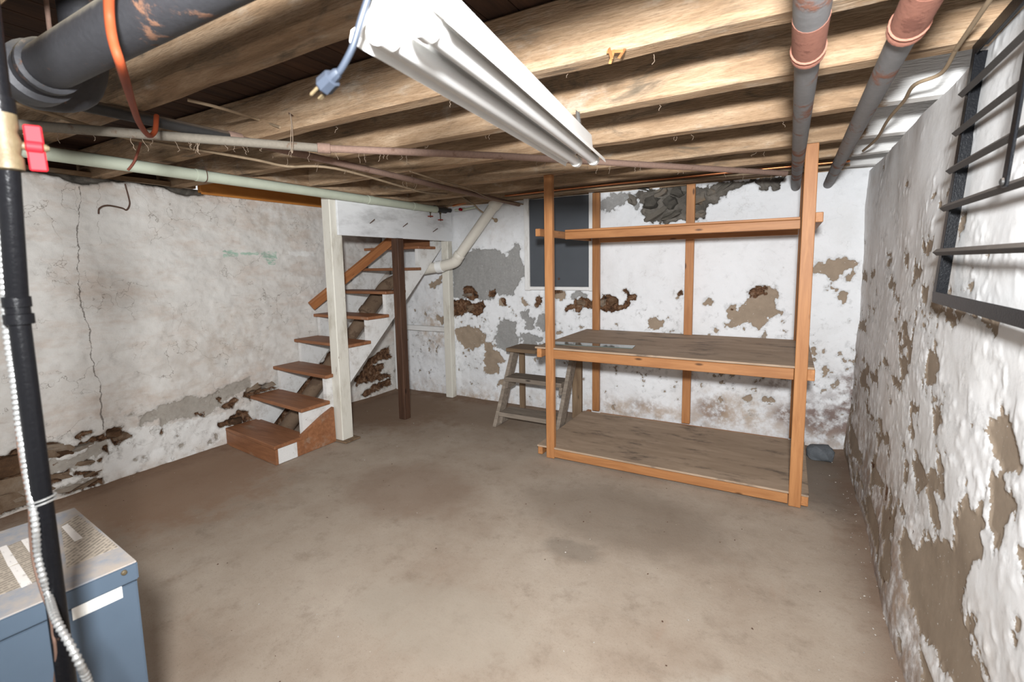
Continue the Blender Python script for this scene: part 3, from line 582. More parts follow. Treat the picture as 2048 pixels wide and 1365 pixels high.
# stones showing where the plaster has fallen off
k = 0
for px, py, a, b in ((12, 935, .16, .06), (30, 975, .15, .06), (60, 985, .10, .05), (8, 1000, .17, .06), (95, 905, .07, .03), (112, 897, .09, .028), (128, 905, .06, .025), (226, 868, .05, .024), (241, 872, .045, .026), (164, 893, .06, .018), (172, 924, .06, .016),
                     (120, 952, .07, .02), (185, 945, .07, .014), (135, 977, .09, .018), (170, 968, .08, .014), (505, 775, .07, .035), (535, 770, .06, .03), (470, 842, .06, .03)):
    p = W(px, py, 0, XL-.03); lumps('stone', (XL-.035, p.y, max(p.z, .02)), .045, a, b, M_stone, wall_left, 2, .6, k, random.uniform(-.25, .35)); k += 1
for px, py, a, b in ((1265, 400, .05, .035), (1300, 405, .07, .05), (1322, 385, .06, .03), (1340, 405, .05, .05), (1355, 385, .05, .045), (1345, 430, .08, .025), (1310, 430, .10, .03), (1398, 398, .05, .05), (1421, 382, .035, .025), (1400, 428, .05, .03),
                     (1290, 378, .07, .02), (1450, 372, .08, .02), (935, 590, .06, .02), (1200, 607, .05, .035), (1225, 603, .045, .03), (1161, 605, .04, .025), (940, 617, .06, .03)):
    p = W(px, py, 1, YB+.01); lumps('stone', (p.x, YB+.036, p.z), a*1.1, .045, b, M_rock if py < 450 else M_stone, wall_back, 2, .65, k, random.uniform(-.6, .6)); k += 1

# boarded-up window in the back wall
win = link('window_1', None, M=Matrix.Translation((-1.92, YB, 1.24)), kind='structure')
box('cover_panel', (-2.215, YB-.035, 1.237), (-1.60, YB-.018, 2.075), M_cutg, win, .002)
box('window_frame', (-2.27, YB-.05, 1.20), (-2.215, YB+.02, 2.10), M_white, win)
box('window_frame', (-1.60, YB-.05, 1.20), (-1.565, YB+.02, 2.10), M_white, win)
box('window_frame', (-2.27, YB-.045, 1.205), (-1.565, YB+.02, 1.237), M_white, win)
kn = W(1118, 558, 1, YB-.04); tube('knob', [(kn.x, YB-.035, kn.z), (kn.x, YB-.045, kn.z), (kn.x, YB-.052, kn.z)], [.006, .011, .007], M_nail, win, 10)

# ------------------------------------------------------------------ shelving
def shelving():
    t = thing('shelving_unit', 'large orange pine shelving unit with grey plywood shelves against back wall', 'shelves', (-.7, 3.7, 0))
    for xa in (-1.535, .053): box('post', (xa, 3.166, 0), (xa+.064, 3.204, JB), M_pine, t)
    for xa in (-1.556, -.748, .054): box('back_stud', (xa, 4.205, 0.075), (xa+.066, 4.243, 2.08), M_pine, t)
    for z0, z1, xa, xb, yf, yb in ((.012, .072, -1.471, .05, 3.166, 4.2), (.763, .829, -1.471, .05, 3.166, 4.2), (1.636, 1.69, -1.471, .05, 3.39, 4.2)):
        box('front_rail', (xa, yf, z0), (xb, yf+.038, z1), M_pine, t)
        box('back_rail', (xa, yb-.04, z0), (xb, yb-.002, z1), M_pine, t)
        for x0 in (-1.612, .116):
            hi = .02 if z0 > 1 else 0
            box('side_rail', (x0 if x0 < 0 else x0, 3.178, z0+hi), (x0+.038, 4.24, z1+hi), M_pine, t)
    box('shelf_board', (-1.614, 3.17, .073), (.156, 4.135, .086), M_ply, t, .002)
    box('shelf_board', (-1.625, 3.172, .83), (.150, 4.25, .843), M_ply, t, .002)
    box('shelf_board', (-1.468, 3.385, 1.691), (.048, 4.19, 1.706), M_pine, t, .002)
    return t
shelving()
p1, p2, p3, p4 = (W(x, y, 2, .846) for x, y in ((1100, 683.5), (1271, 692), (1265, 697.5), (1094, 688)))
prism('glass_strip', [(p.x, p.y) for p in (p1, p2, p3, p4)], 2, .8435, .8485, M_glass)
tag(bpy.data.objects['glass_strip'], 'narrow strip of greenish glass lying on the middle shelf', 'glass')

# ------------------------------------------------------------------ step stool
def stool():
    t = thing('step_stool', 'weathered grey wooden step stool with three treads beside the shelving', 'stool', (-1.95, 3.9, 0))
    xl, xr = -2.275, -1.632
    for xa in (xl, xr-.035):
        prism('side_stringer', [(3.58, 0), (3.70, 0), (4.05, .635), (3.93, .635)], 0, xa, xa+.035, M_stool, t, .002)
        box('rear_leg', (xa+(-.02 if xa < -2 else -.06), 4.13, 0), (xa+(.034 if xa < -2 else .033), 4.165, .635), M_leg, t)
    box('tread', (xl-.02, 3.88, .637), (xr+.015, 4.17, .672), M_leg, t)
    for y, z in ((3.75, .425), (3.635, .125)):
        box('tread', (xl+.037, y, z-.04), (xr-.037, y+.21, z), M_stool, t)
        for xa in (xl+.036, xr-.036-.03):
            prism('cleat', [(y+.02, z-.042), (y+.20, z-.042), (y+.15, z-.105), (y-.0, z-.105)], 0, xa, xa+.03, M_stool, t, .002)
stool()

# ------------------------------------------------------------------ staircase
def stairs():
    t = thing('staircase', 'steep open staircase with brown treads and white stringers along left wall', 'staircase', (-3.6, 3.0, 0))
    yl = lambda i: 2.186+.2315*(i-1); yr = lambda i: 2.108+.2425*(i-1); zt = lambda i: .147+.2163*(i-1)
    xl, xr = -4.02, -3.25
    for i in range(1, 9):
        d = .275 if i > 1 else .29
        if i == 3: poly = [(xl, yl(i)), (xr, yr(i)), (xr, 2.675), (-3.283, 2.675), (-3.283, yr(i)+d), (xl, yl(i)+d)]
        else: poly = [(xl, yl(i)), (xr, yr(i)), (xr, yr(i)+d), (xl, yl(i)+d)]
        prism('tread', poly, 2, zt(i)-.028, zt(i), M_tread, t, .004)
    prism('riser', [(xl, yl(1)+.004), (xr-.002, yr(1)+.004), (xr-.002, yr(1)+.026), (xl, yl(1)+.026)], 2, 0, zt(1)-.029, M_tread, t)
    def saw(y, low):
        p = []
        for i in range(1, 9):
            za = zt(i)-.029
            p += [(y(i)+.03, zt(i-1)-.029 if i > 1 else 0), (y(i)+.03, za)]
        p += [(y(9)+.03, zt(8)-.029), (y(9)+.03, zt(9)-.029), (4.25, zt(9)-.029), (4.25, low(4.25)), (low(None), 0)]
        return p
    lr = lambda y: 2.364 if y is None else .463+.887*(y-2.886)
    ll = lambda y: 2.50 if y is None else .30+.887*(y-2.84)
    prism('stringer', saw(yr, lr), 0, -3.325, -3.286, M_white, t)
    prism('stringer', saw(yl, ll), 0, -4.0, -3.965, M_white, t)
    prism('lower_plank', [(3.16, .47), (4.25, 1.43), (4.25, 1.10), (3.44, .40)], 0, -4.0, -3.978, M_white, t)
    prism('toe_block', [(2.136, 0), (2.298, 0), (2.298, .117), (2.136, .117)], 0, -3.285, -3.256, M_white, t)
    prism('kick_board', [(2.30, .0), (2.30, .118), (2.352, .16), (2.547, .258), (2.662, .300), (2.668, 0)], 0, -3.285, -3.254, M_tread, t, .002)
    prism('landing_riser', [(xl, 4.14), (-3.3, 4.14), (-3.3, 4.165), (xl, 4.165)], 2, zt(8), 2.02, M_tread, t)
    return t
stairs()
a_, b_ = Vector((-3.935, 3.03, 1.095)), W(786, 478, 0, -3.56)
b_ = b_+(b_-a_)*.12
board('loose_board', a_, b_, .04, .088, M_rail, up=(.2, -.6, 1)); tag(bpy.data.objects['loose_board'], 'reddish brown board slanting up across the stair treads like a handrail', 'board')

def stair_frame():
    t = thing('stair_frame', 'white painted timber frame around the open side of the stairs', 'frame', (-3.2, 3.5, 0))
    box('post', (-3.283, 2.68, 0), (-3.187, 2.795, 2.03), M_cream, t, .006)
    box('post', (-3.265, 4.19, 0), (-3.175, 4.27, 1.95), M_cream, t, .005)
    h = box('header_board', (-3.186, 2.737, 1.717), (-3.164, 4.262, 2.02), M_hdr, t)
    box('corner_post', (-4.015, 4.2, 0), (-3.93, 4.265, 1.55), M_white, t)
    box('cross_rail', (-3.93, 4.2, .73), (-3.266, 4.24, .785), M_white, t)
    for px, py in ((740, 447), (806, 454), (866, 464)):
        p = W(px, py, 0, -3.164); tube('nail', [p, p+Vector((.07, -.012, .03))], .0035, M_nail, h, 6)
    box('foot_plate', (-3.30, 2.66, 0), (-3.13, 2.82, .014), M_leg, t)
stair_frame()
sp = box('support_post', (-3.2, 3.366, 0), (-3.12, 3.446, 1.716), M_dark, bev=.004)
tag(sp, 'dark brown wooden prop standing under the white stair header', 'post')

def soil_pipe():
    a, b = Vector((-3.80, 2.56, .03)), Vector((-3.62, 3.60, 1.17)); d = (b-a)
    t = thing('soil_pipe', 'dusty brown iron soil pipe slanting up beneath the stair treads', 'pipe', tuple(a))
    tube('pipe', [a, b], .062, M_soil, t, 20)
    tube('hub', [a+d*.84, a+d*.845, a+d*.875, a+d*.88, a+d*.97, a+d*.98], [.064, .085, .085, .076, .078, .066], M_soil, t, 20)
    e = spline([b-d*.02, b+d*.07, Vector((-3.56, 3.78, 1.31)), Vector((-3.49, 3.87, 1.35))], 5)
    tube('elbow', e, .063, M_soil, t, 20)
soil_pipe()

def pvc():
    a, b = W(988, 412, 1, 4.16), W(906, 529, 1, 4.10); c = Vector((-3.40, 4.04, b.z-.05)); d = (b-a).normalized()
    t = thing('plastic_drain_pipe', 'cream plastic drain pipe slanting down the back wall behind the stairs', 'pipe', tuple(a))
    a2 = a-d*.06; q = b-d*.10
    tube('pipe', [a2, q], .052, M_pvc, t, 24)
    tube('elbow', spline([q-d*.01, b-d*.03, b+(c-b)*.35], 7), .057, M_pvc, t, 24)
    tube('socket', [q-d*.04, q-d*.035, q+d*.015, q+d*.02], [.053, .059, .059, .054], M_pvc, t, 24)
    m = b+(c-b)*.33; e = (c-b).normalized()
    tube('coupling', [m, m+e*.005, m+e*.07, m+e*.075], [.056, .064, .064, .056], M_pvcw, t, 24)
    tube('tail_pipe', [m+e*.06, m+e*.24], .055, M_pvc, t, 24)
    tube('fitting', [a2-d*.03, a2-d*.02, a2+d*.07, a2+d*.08], [.055, .062, .062, .055], M_pvc, t, 24)
pvc()

# ------------------------------------------------------------------ pipes under the ceiling
for x, y_c, lab in ((.021, 1.50, 'left of two rusty grey iron pipes running under joists to back wall'), (.224, 1.47, 'right of two rusty grey iron pipes under joists, beside the right wall')):
    t = thing('iron_pipe', lab, 'pipe', (x, 4.25, 1.995), 'pair of iron ceiling pipes')
    xo = -.006 if x > .1 else 0
    tube('pipe', [(x, 4.27, 1.995), (x+xo, y_c-.02, 1.985)], .0305, M_grey, t, 22)
    tube('hub_pipe', [(x+xo, y_c, 1.985), (x+xo*1.4, -1.2, 1.98)], .0365, M_grey if x < .1 else M_rust, t, 22)
    tube('collar', [(x+xo, y_c+.04, 1.985), (x+xo, y_c+.037, 1.985), (x+xo, y_c+.018, 1.985), (x+xo, y_c+.014, 1.985), (x+xo, y_c, 1.985), (x+xo, y_c-.004, 1.985)], [.034, .040, .040, .0375, .041, .037], M_rust, t, 22)
    tube('rust_sleeve', [(x+xo, y_c, 1.985), (x+xo, y_c-.19, 1.985)], .0373, M_rust, t, 22)

def green_pipe():
    t = thing('green_drain_pipe', 'long pale green pipe running along the top of the left wall', 'pipe', (-3.12, 3.95, 2.02))
    ys = [-1.2, 1.68, 3.05, 3.62, 3.93]
    for a, b in zip(ys, ys[1:]): tube('pipe', [(-3.12, a, 2.024), (-3.12, b, 2.024)], .0335, M_green, t, 22)
    for y in ys[1:-1]: tube('joint', [(-3.12, y-.03, 2.024), (-3.12, y-.028, 2.024), (-3.12, y+.028, 2.024), (-3.12, y+.03, 2.024)], [.034, .0365, .0365, .034], M_green, t, 22)
    tube('end_cap', [(-3.12, 3.93, 2.024), (-3.12, 3.945, 2.024), (-3.12, 3.952, 2.024)], [.0345, .034, .026], M_green, t, 22)
    tube('hanger_wire', spline([(-3.105, 1.70, 2.08), (-3.082, 1.70, 2.04), (-3.085, 1.70, 2.0), (-3.12, 1.70, 1.986), (-3.157, 1.70, 2.01)], 4), .003, M_nail, t, 6)
green_pipe()
t = thing('black_iron_pipe', 'black iron pipe just behind and above the pale green pipe', 'pipe', (-3.165, 4.2, 2.055))
tube('pipe', [(-3.178, -1.2, 2.052), (-3.178, 4.26, 2.046)], .022, M_blackd, t, 16)
tube('insulation', [(-3.15, 3.955, 2.036), (-3.15, 4.14, 2.036)], .034, M_blackd, t, 18)
for k, (px, py, lab) in enumerate(((861, 433, 'red-wheeled shutoff valve hanging below the end of green pipe'), (881, 440, 'red-wheeled shutoff valve nearer the drain pipe, hanging over stair header'))):
    p = W(px, py, 0, -3.13)
    t = thing('shutoff_valve', lab, 'valve', tuple(p), 'stair header shutoff valves')
    tube('stem', [(p.x, p.y, 2.005), (p.x, p.y, 1.985), (p.x, p.y, 1.983), (p.x, p.y, p.z-.012)], [.011, .011, .006, .005], M_brass, t, 10)
    ring = [Vector((p.x+.024*math.cos(a), p.y+.024*math.sin(a), p.z)) for a in np.linspace(0, 2*math.pi, 17)]
    wh = tube('handwheel', ring, .005, M_redv, t, 6, False)
    for a in (0, 2.09, 4.19): tube('spoke', [(p.x, p.y, p.z), (p.x+.024*math.cos(a), p.y+.024*math.sin(a), p.z)], .004, M_redv, wh, 6)
p = W(926, 419, 1, 4.12)
t = thing('ball_valve', 'small valve with bright red handle in the corner above the drain pipe', 'valve', tuple(p))
tube('body', [p+Vector((-.10, 0, 0)), p+Vector((-.03, 0, 0)), p+Vector((-.03, 0, 0)), p+Vector((.02, 0, 0)), p+Vector((.02, 0, 0)), p+Vector((.16, 0, .01))], [.011, .011, .017, .017, .011, .011], M_green, t, 12)
tube('handle', [p+Vector((-.012, -.02, -.004)), p+Vector((-.005, -.045, -.004)), p+Vector((.02, -.05, -.010))], [.012, .016, .012], M_red, t, 10)

t = thing('long_pipe', 'long thin pipe running straight back under the joists, black then rusty', 'pipe', (-2.25, 2.4, 2.05))
tube('black_section', [(-2.215, -1.2, 2.053), (-2.24, 1.36, 2.053)], .0235, M_blackd, t, 16)
tube('coupling', [(-2.24, 1.34, 2.053), (-2.24, 1.345, 2.053), (-2.241, 1.40, 2.053), (-2.241, 1.405, 2.053)], [.024, .029, .029, .02], M_cond, t, 16)
tube('rusty_section', [(-2.241, 1.36, 2.053), (-2.345, 4.27, 2.045)], .019, M_cond, t, 16)
A0, A1, A2, A3 = (W(x, y, 2, 2.012) for x, y in ((20, 248), (648, 297), (1000, 312), (1572, 347)))
t = thing('diagonal_conduit', 'dusty rust-coloured conduit crossing diagonally below the joists from left foreground', 'conduit', tuple(A1))
d0 = (A1-A0).normalized()
tube('grey_section', [A0-d0*1.0, A0, A1], .0195, M_condg, t, 16)
d1 = (A2-A1).normalized()
tube('coupling', [A1-d0*.03, A1-d0*.028, A1+d1*.028, A1+d1*.03], [.02, .0235, .0235, .019], M_cond, t, 16)
tube('rusty_section', [A1, A2, A3], .0175, M_cond, t, 16)

t = thing('iron_drain_pipe', 'thick dark iron drain pipe with flanged hub at upper left', 'pipe', (-1.6, .52, 1.95))
c = Vector((0, .522, 1.952)); X = lambda x: Vector((x, c.y, c.z))
tube('pipe', [X(-1.62), X(.36)], .0535, M_big, t, 28)
tube('hub', [X(-1.575), X(-1.58), X(-1.60), X(-1.605), X(-1.635), X(-1.64), X(-1.70), X(-1.71)], [.055, .064, .064, .059, .060, .074, .074, .066], M_big, t, 28)
tube('elbow', spline([X(-1.70), X(-1.75), Vector((-1.80, c.y+.05, c.z)), Vector((-1.81, c.y+.13, c.z+.03)), Vector((-1.81, c.y+.16, c.z+.14)), Vector((-1.81, c.y+.16, 2.28))], 5), .055, M_big, t, 24)
p = W(100, 66, 1, .60)
tag(tube('hanger_rod', [(p.x, .60, 2.288), (p.x, .60, 2.0), (p.x, .60, 1.985)], [.006, .006, .009], M_cond, None, 8), 'short rusty hanger rod beside the thick iron drain pipe', 'rod')

for k, (pts, lab) in enumerate((([(1010, 392), (1181, 373), (1370, 354), (1500, 341), (1700, 322)], 'upper copper tube strung along the top of the back wall'), ([(1000, 398), (1181, 379), (1370, 361), (1500, 348), (1700, 330)], 'lower copper tube strung along the top of the back wall'))):
    P = [W(x, y, 1, 3.93+.09*k) for x, y in pts]; P = [Vector((q.x, q.y, min(q.z, 2.15))) for q in P]
    tag(tube('copper_tube', spline(P, 4), .0085, M_copper if k == 0 else M_tan, None, 10), lab if k == 0 else 'dusty tube strung along the back wall just below the copper tube', 'tube')
P = [W(x, y, 1, 4.1) for x, y in ((906, 412), (960, 399), (1010, 387), (1060, 372))]
tag(tube('copper_elbow_tube', spline(P, 4), .010, M_copper, None, 10), 'short copper tube in the back corner above the cream drain pipe', 'tube')

# cables
def cable(name, pts, r, mat, lab, cat='cable', parent=None, n=6, seg=8):
    o = tube(name, spline(pts, n), r, mat, parent, seg)
    if parent is None: tag(o, lab, cat)
    return o
z = 2.03
cable('electric_cable', [W(25, 203, 2, 2.05), W(100, 228, 2, 2.05), W(170, 250, 2, 2.045), W(260, 277, 2, 2.04), W(400, 300, 2, z), W(512, 320, 2, z), W(575, 333, 2, z), W(670, 337, 2, z), W(810, 375, 2, z), W(850, 385, 2, z), W(915, 391, 1, 4.0), W(947, 409, 1, 4.02), W(960, 421, 1, 4.08), W(992, 441, 1, 4.25)], .0075, M_tan,
      'long tan cable sagging from left foreground to a hole in back wall')
p = W(992, 441, 1, 4.262); o = tube('cable_bushing', [p, p+Vector((0, -.012, 0)), p+Vector((0, -.014, 0))], [.022, .02, .01], M_tan, None, 12); tag(o, 'round dusty bushing where tan cable enters the back wall', 'bushing')
cable('joist_cable', [W(375, 200, 2, 2.075), W(440, 216, 2, 2.07), W(512, 238, 1, 1.47), W(560, 255, 1, 1.476)], .006, M_tan, 'short thin cable bridging two joists left of lamp')
cable('corner_cable', [W(820, 343, 2, 2.055), W(880, 362, 2, 2.05), W(938, 378, 2, 2.05), W(985, 398, 2, 2.04), W(1046, 409, 1, 4.2)], .0055, M_tan, 'thin dark cable running beside the rusty pipe to back corner')
cable('wall_cable', [W(1985, -8, 2, 2.06), W(1918, 90, 2, 2.06), W(1910, 103, 2, 2.06), W(1882, 147, 2, 2.05), W(1829, 170, 2, 2.05), W(1808, 202, 2, 2.05), W(1776, 240, 2, 2.05), W(1753, 278, 2, 2.05), W(1726, 302, 2, 2.06)], .0065, M_tan, 'dusty cable stapled across joists next to the right wall')
t = thing('orange_cable', 'bright orange cable looping down in front of the iron drain pipe', 'cable', tuple(W(300, 270, 1, .9)))
cable('upper_loop', [W(218, -30, 1, .44), W(219, 30, 1, .45), W(226, 80, 1, .45), W(240, 125, 1, .46), W(252, 165, 1, .52), W(264, 205, 1, .64), W(278, 245, 1, .78), (W(297, 271, 1, .88)), W(310, 262, 1, .92), W(313, 232, 1, .96)], .0085, M_ocab, '', parent=t)
cable('lower_loop', [W(283, 278, 0, -3.0), W(277, 300, 0, -3.05), W(269, 322, 0, -3.072), W(262, 333, 0, -3.075), W(256, 340, 0, -3.09)], .0065, M_ocab2, '', parent=t)
cable('hooked_wire', [W(250, 368, 0, XL+.03), W(258, 398, 0, XL+.03), W(259, 410, 0, XL+.035), W(253, 420, 0, XL+.035), W(243, 416, 0, XL+.035), W(215, 411, 0, XL+.035), W(199, 417, 0, XL+.035), W(197, 428, 0, XL+.035)], .005, M_nail, 'bent dark wire hooked on the upper left wall', 'wire')

# ------------------------------------------------------------------ lamp
def lamp():
    n = W(690, 79, 2, 1.757); f = W(1135, 333, 2, 1.812); n2 = W(838, -4, 2, 1.757); f2 = W(1208, 325, 2, 1.812)
    ax = ((f+f2)/2-(n+n2)/2); L = 1.22; ax.normalize(); far = (f+f2)/2; near = far-ax*L
    side = Vector((1, 0, 0)); side = (side-ax*side.dot(ax)).normalized(); up = side.cross(ax).normalized()
    Mx = Matrix(((side.x, ax.x, up.x, near.x), (side.y, ax.y, up.y, near.y), (side.z, ax.z, up.z, near.z), (0, 0, 0, 1)))
    t = link('fluorescent_lamp', None, M=Mx); tag(t, 'white two-tube fluorescent shop light hanging under the joists', 'lamp')
    def part(name, bm, mat, par=t, sm=35):
        bmesh.ops.recalc_face_normals(bm, faces=bm.faces); return link(name, bm_mesh(bm, name, sm), mat, par, Mx)
    H = .074
    bm = bmesh.new()
    prof = [(-H, 0), (-H+.004, .012), (-.052, .020), (-.028, .046), (.028, .046), (.052, .020), (H-.004, .012), (H, 0)]
    prof = prof+[(x, zz+(.0025 if abs(x) < .06 else .003)) for x, zz in prof[::-1]]
    a = [bm.verts.new((x, 0, zz)) for x, zz in prof]; b = [bm.verts.new((x, L, zz)) for x, zz in prof]
    for i in range(len(prof)):
        j = (i+1) % len(prof); bm.faces.new((a[i], a[j], b[j], b[i]))
    m = len(prof)
    for i in range(m//2-1):
        for r, fl_ in ((a, 0), (b, 1)):
            bm.faces.new((r[i], r[i+1], r[m-2-i], r[m-1-i]))
    part('reflector', bm, M_enam)
    bm = bmesh.new()
    for y0, y1 in ((.01, L-.01),):
        v = [bm.verts.new((x, y, zz)) for y in (y0, y1) for x, zz in ((-.03, .0495), (.03, .0495), (.026, .098), (-.026, .098))]
        for q in ((0, 1, 2, 3), (7, 6, 5, 4), (0, 4, 5, 1), (1, 5, 6, 2), (2, 6, 7, 3), (3, 7, 4, 0)): bm.faces.new([v[i] for i in q])
    part('ballast_box', bm, M_enam)
    for y in (0, L-.004):
        bm = bmesh.new(); pr = [(-H, 0), (-H-.002, .014), (-.056, .040), (-.03, .052), (.03, .052), (.056, .040), (H+.002, .014), (H, 0)]
        va = [bm.verts.new((x, y-.001, zz+.001)) for x, zz in pr]; vb = [bm.verts.new((x, y+.003, zz+.001)) for x, zz in pr]
        bm.faces.new(va); bm.faces.new(vb[::-1])
        for i in range(8): bm.faces.new((va[i], va[(i+1) % 8], vb[(i+1) % 8], vb[i]))
        bm.free()
    for x in (-.031, .031):
        bm = bmesh.new(); tube_bm(bm, [(x, .03, .012), (x, L-.02, .012)], .0165, 18); tb = part('lamp_tube', bm, M_tube)
        for y0, s in ((.004, 1), (L-.03, 1)):
            bm = bmesh.new(); tube_bm(bm, [(x, y0, .012), (x, y0+.003, .012), (x, y0+.030, .012), (x, y0+.034, .012)], [.014, .0205, .0205, .017], 18); part('lamp_holder', bm, M_enam)
    # hanging chains
    for y, top in ((L-.16, W(1155, 240, 1, 1.94)), (.14, None)):
        b0 = Mx @ Vector((0.012, y, .098)); tp = Vector((top.x, 1.94, 2.075)) if top else Vector((b0.x+.02, b0.y+.02, 2.30))
        N = max(4, int((tp-b0).length/.021)); bm = bmesh.new()
        for i in range(N):
            c0 = b0.lerp(tp, (i+.5)/N); d = (tp-b0).normalized(); s1 = Vector((1, 0, 0)) if i % 2 else Vector((0, 1, 0)); s1 = (s1-d*s1.dot(d)).normalized()
            ring = [c0+d*.0135*math.cos(q)+s1*.009*math.sin(q) for q in np.linspace(0, 2*math.pi, 13)]; tube_bm(bm, ring, .0011, 5, False)
        link('chain', bm_mesh(bm, 'chain', 40), M_zinc, t)
    # flex and plug
    P = [W(752, -60, 1, .50), W(738, -10, 1, .495), W(722, 40, 1, .49), W(707, 90, 1, .49), W(693, 120, 1, .49), W(680, 142, 1, .49), W(672, 150, 1, .49)]
    tube('flex', spline(P, 6), .0046, M_cord, t, 12)
    d = (W(640, 182, 1, .49)-W(677, 145, 1, .49)).normalized(); q0 = W(678, 143, 1, .49)
    s = Vector((0, 1, 0)).cross(d).normalized(); e = d.cross(s).normalized()
    Mp = Matrix(((d.x, s.x, e.x, q0.x), (d.y, s.y, e.y, q0.y), (d.z, s.z, e.z, q0.z), (0, 0, 0, 1)))
    bm = bmesh.new(); tube_bm(bm, [(0, 0, 0), (.004, 0, 0), (.014, 0, 0), (.015, 0, 0), (.034, 0, 0), (.036, 0, 0)], [.005, .007, .008, .0125, .0135, .0125], 8)
    pl = link('plug', bm_mesh(bm, 'plug', 25), M_cord, t, Mp)
    for y, zz, rr in ((-.006, .004, 0), (.006, .004, 0), (0, -.006, 1)):
        bm = bmesh.new()
        if rr: tube_bm(bm, [(.035, y, zz), (.056, y, zz), (.058, y, zz)], [.0024, .0024, .0015], 8)
        else:
            bmesh.ops.create_cube(bm, size=1)
            for v in bm.verts: v.co = Vector((.0445+v.co.x*.019, y+v.co.y*.0016, zz+v.co.z*.006))
        link('prong', bm_mesh(bm, 'prong'), M_brass, pl, Mp)
lamp()

# ------------------------------------------------------------------ window guard on the right wall
def guard():
    t = thing('window_guard', 'black iron window guard of horizontal bars on the right wall', 'grille', (.44, 1.6, 1.32))
    top, bot = W(1948, 104, 0, .436), W(1868, 594, 0, .408)
    y0, zt_, zb = 2.0, 2.05, 1.317
    Tp = Vector((.447, 1.985, 2.045)); Bt = Vector((.405, 2.0, 1.318)); Tp = W(1950, 100, 1, 1.985); Bt = W(1869, 594, 1, 2.0)
    e = Vector((0, -1, 0))
    far = -.55
    def angle(name, a, b, inward):
        board(name, a, b, .034, .005, M_guard, t, up=(1, 0, 0), bev=.001)
        o = Vector(inward)*.017
        board(name+'_lip', a+o+Vector((.016, 0, 0)), b+o+Vector((.016, 0, 0)), .005, .034, M_guard, t, up=(1, 0, 0), bev=.001)
    dT = Vector((Tp.x, far, Tp.z)); dB = Vector((Bt.x, far, Bt.z))
    angle('frame_side', Bt, Tp, (0, 1, 0)); angle('frame_bottom', Bt+Vector((0, .017, 0)), dB, (0, 0, -1)); angle('frame_top', Tp+Vector((0, .017, 0)), dT, (0, 0, 1))
    for px, py in ((1942, 169), (1927, 257), (1905, 343), (1899, 417), (1884, 505)):
        k = (W(px, py, 0, .43).z-Bt.z)/(Tp.z-Bt.z); c0 = Bt.lerp(Tp, k); c0.x -= .010
        board('bar', c0+Vector((0, .012, 0)), Vector((c0.x, far, c0.z)), .016, .016, M_bar, t, up=(1, 0, 1), bev=.001)
    for y in (1.47, .9):
        a, b = Bt.lerp(Tp, (1.60-Bt.z)/(Tp.z-Bt.z)), Tp.copy(); a.y = b.y = y; a.x -= .022; b.x -= .022
        u = board('upright', a, b, .028, .006, M_guard, t, up=(1, 0, 0), bev=.001)
        tube('rivet', [a+Vector((-.003, 0, .012)), a+Vector((-.007, 0, .012)), a+Vector((-.009, 0, .012))], [.009, .008, .003], M_bar, u, 10)
guard()

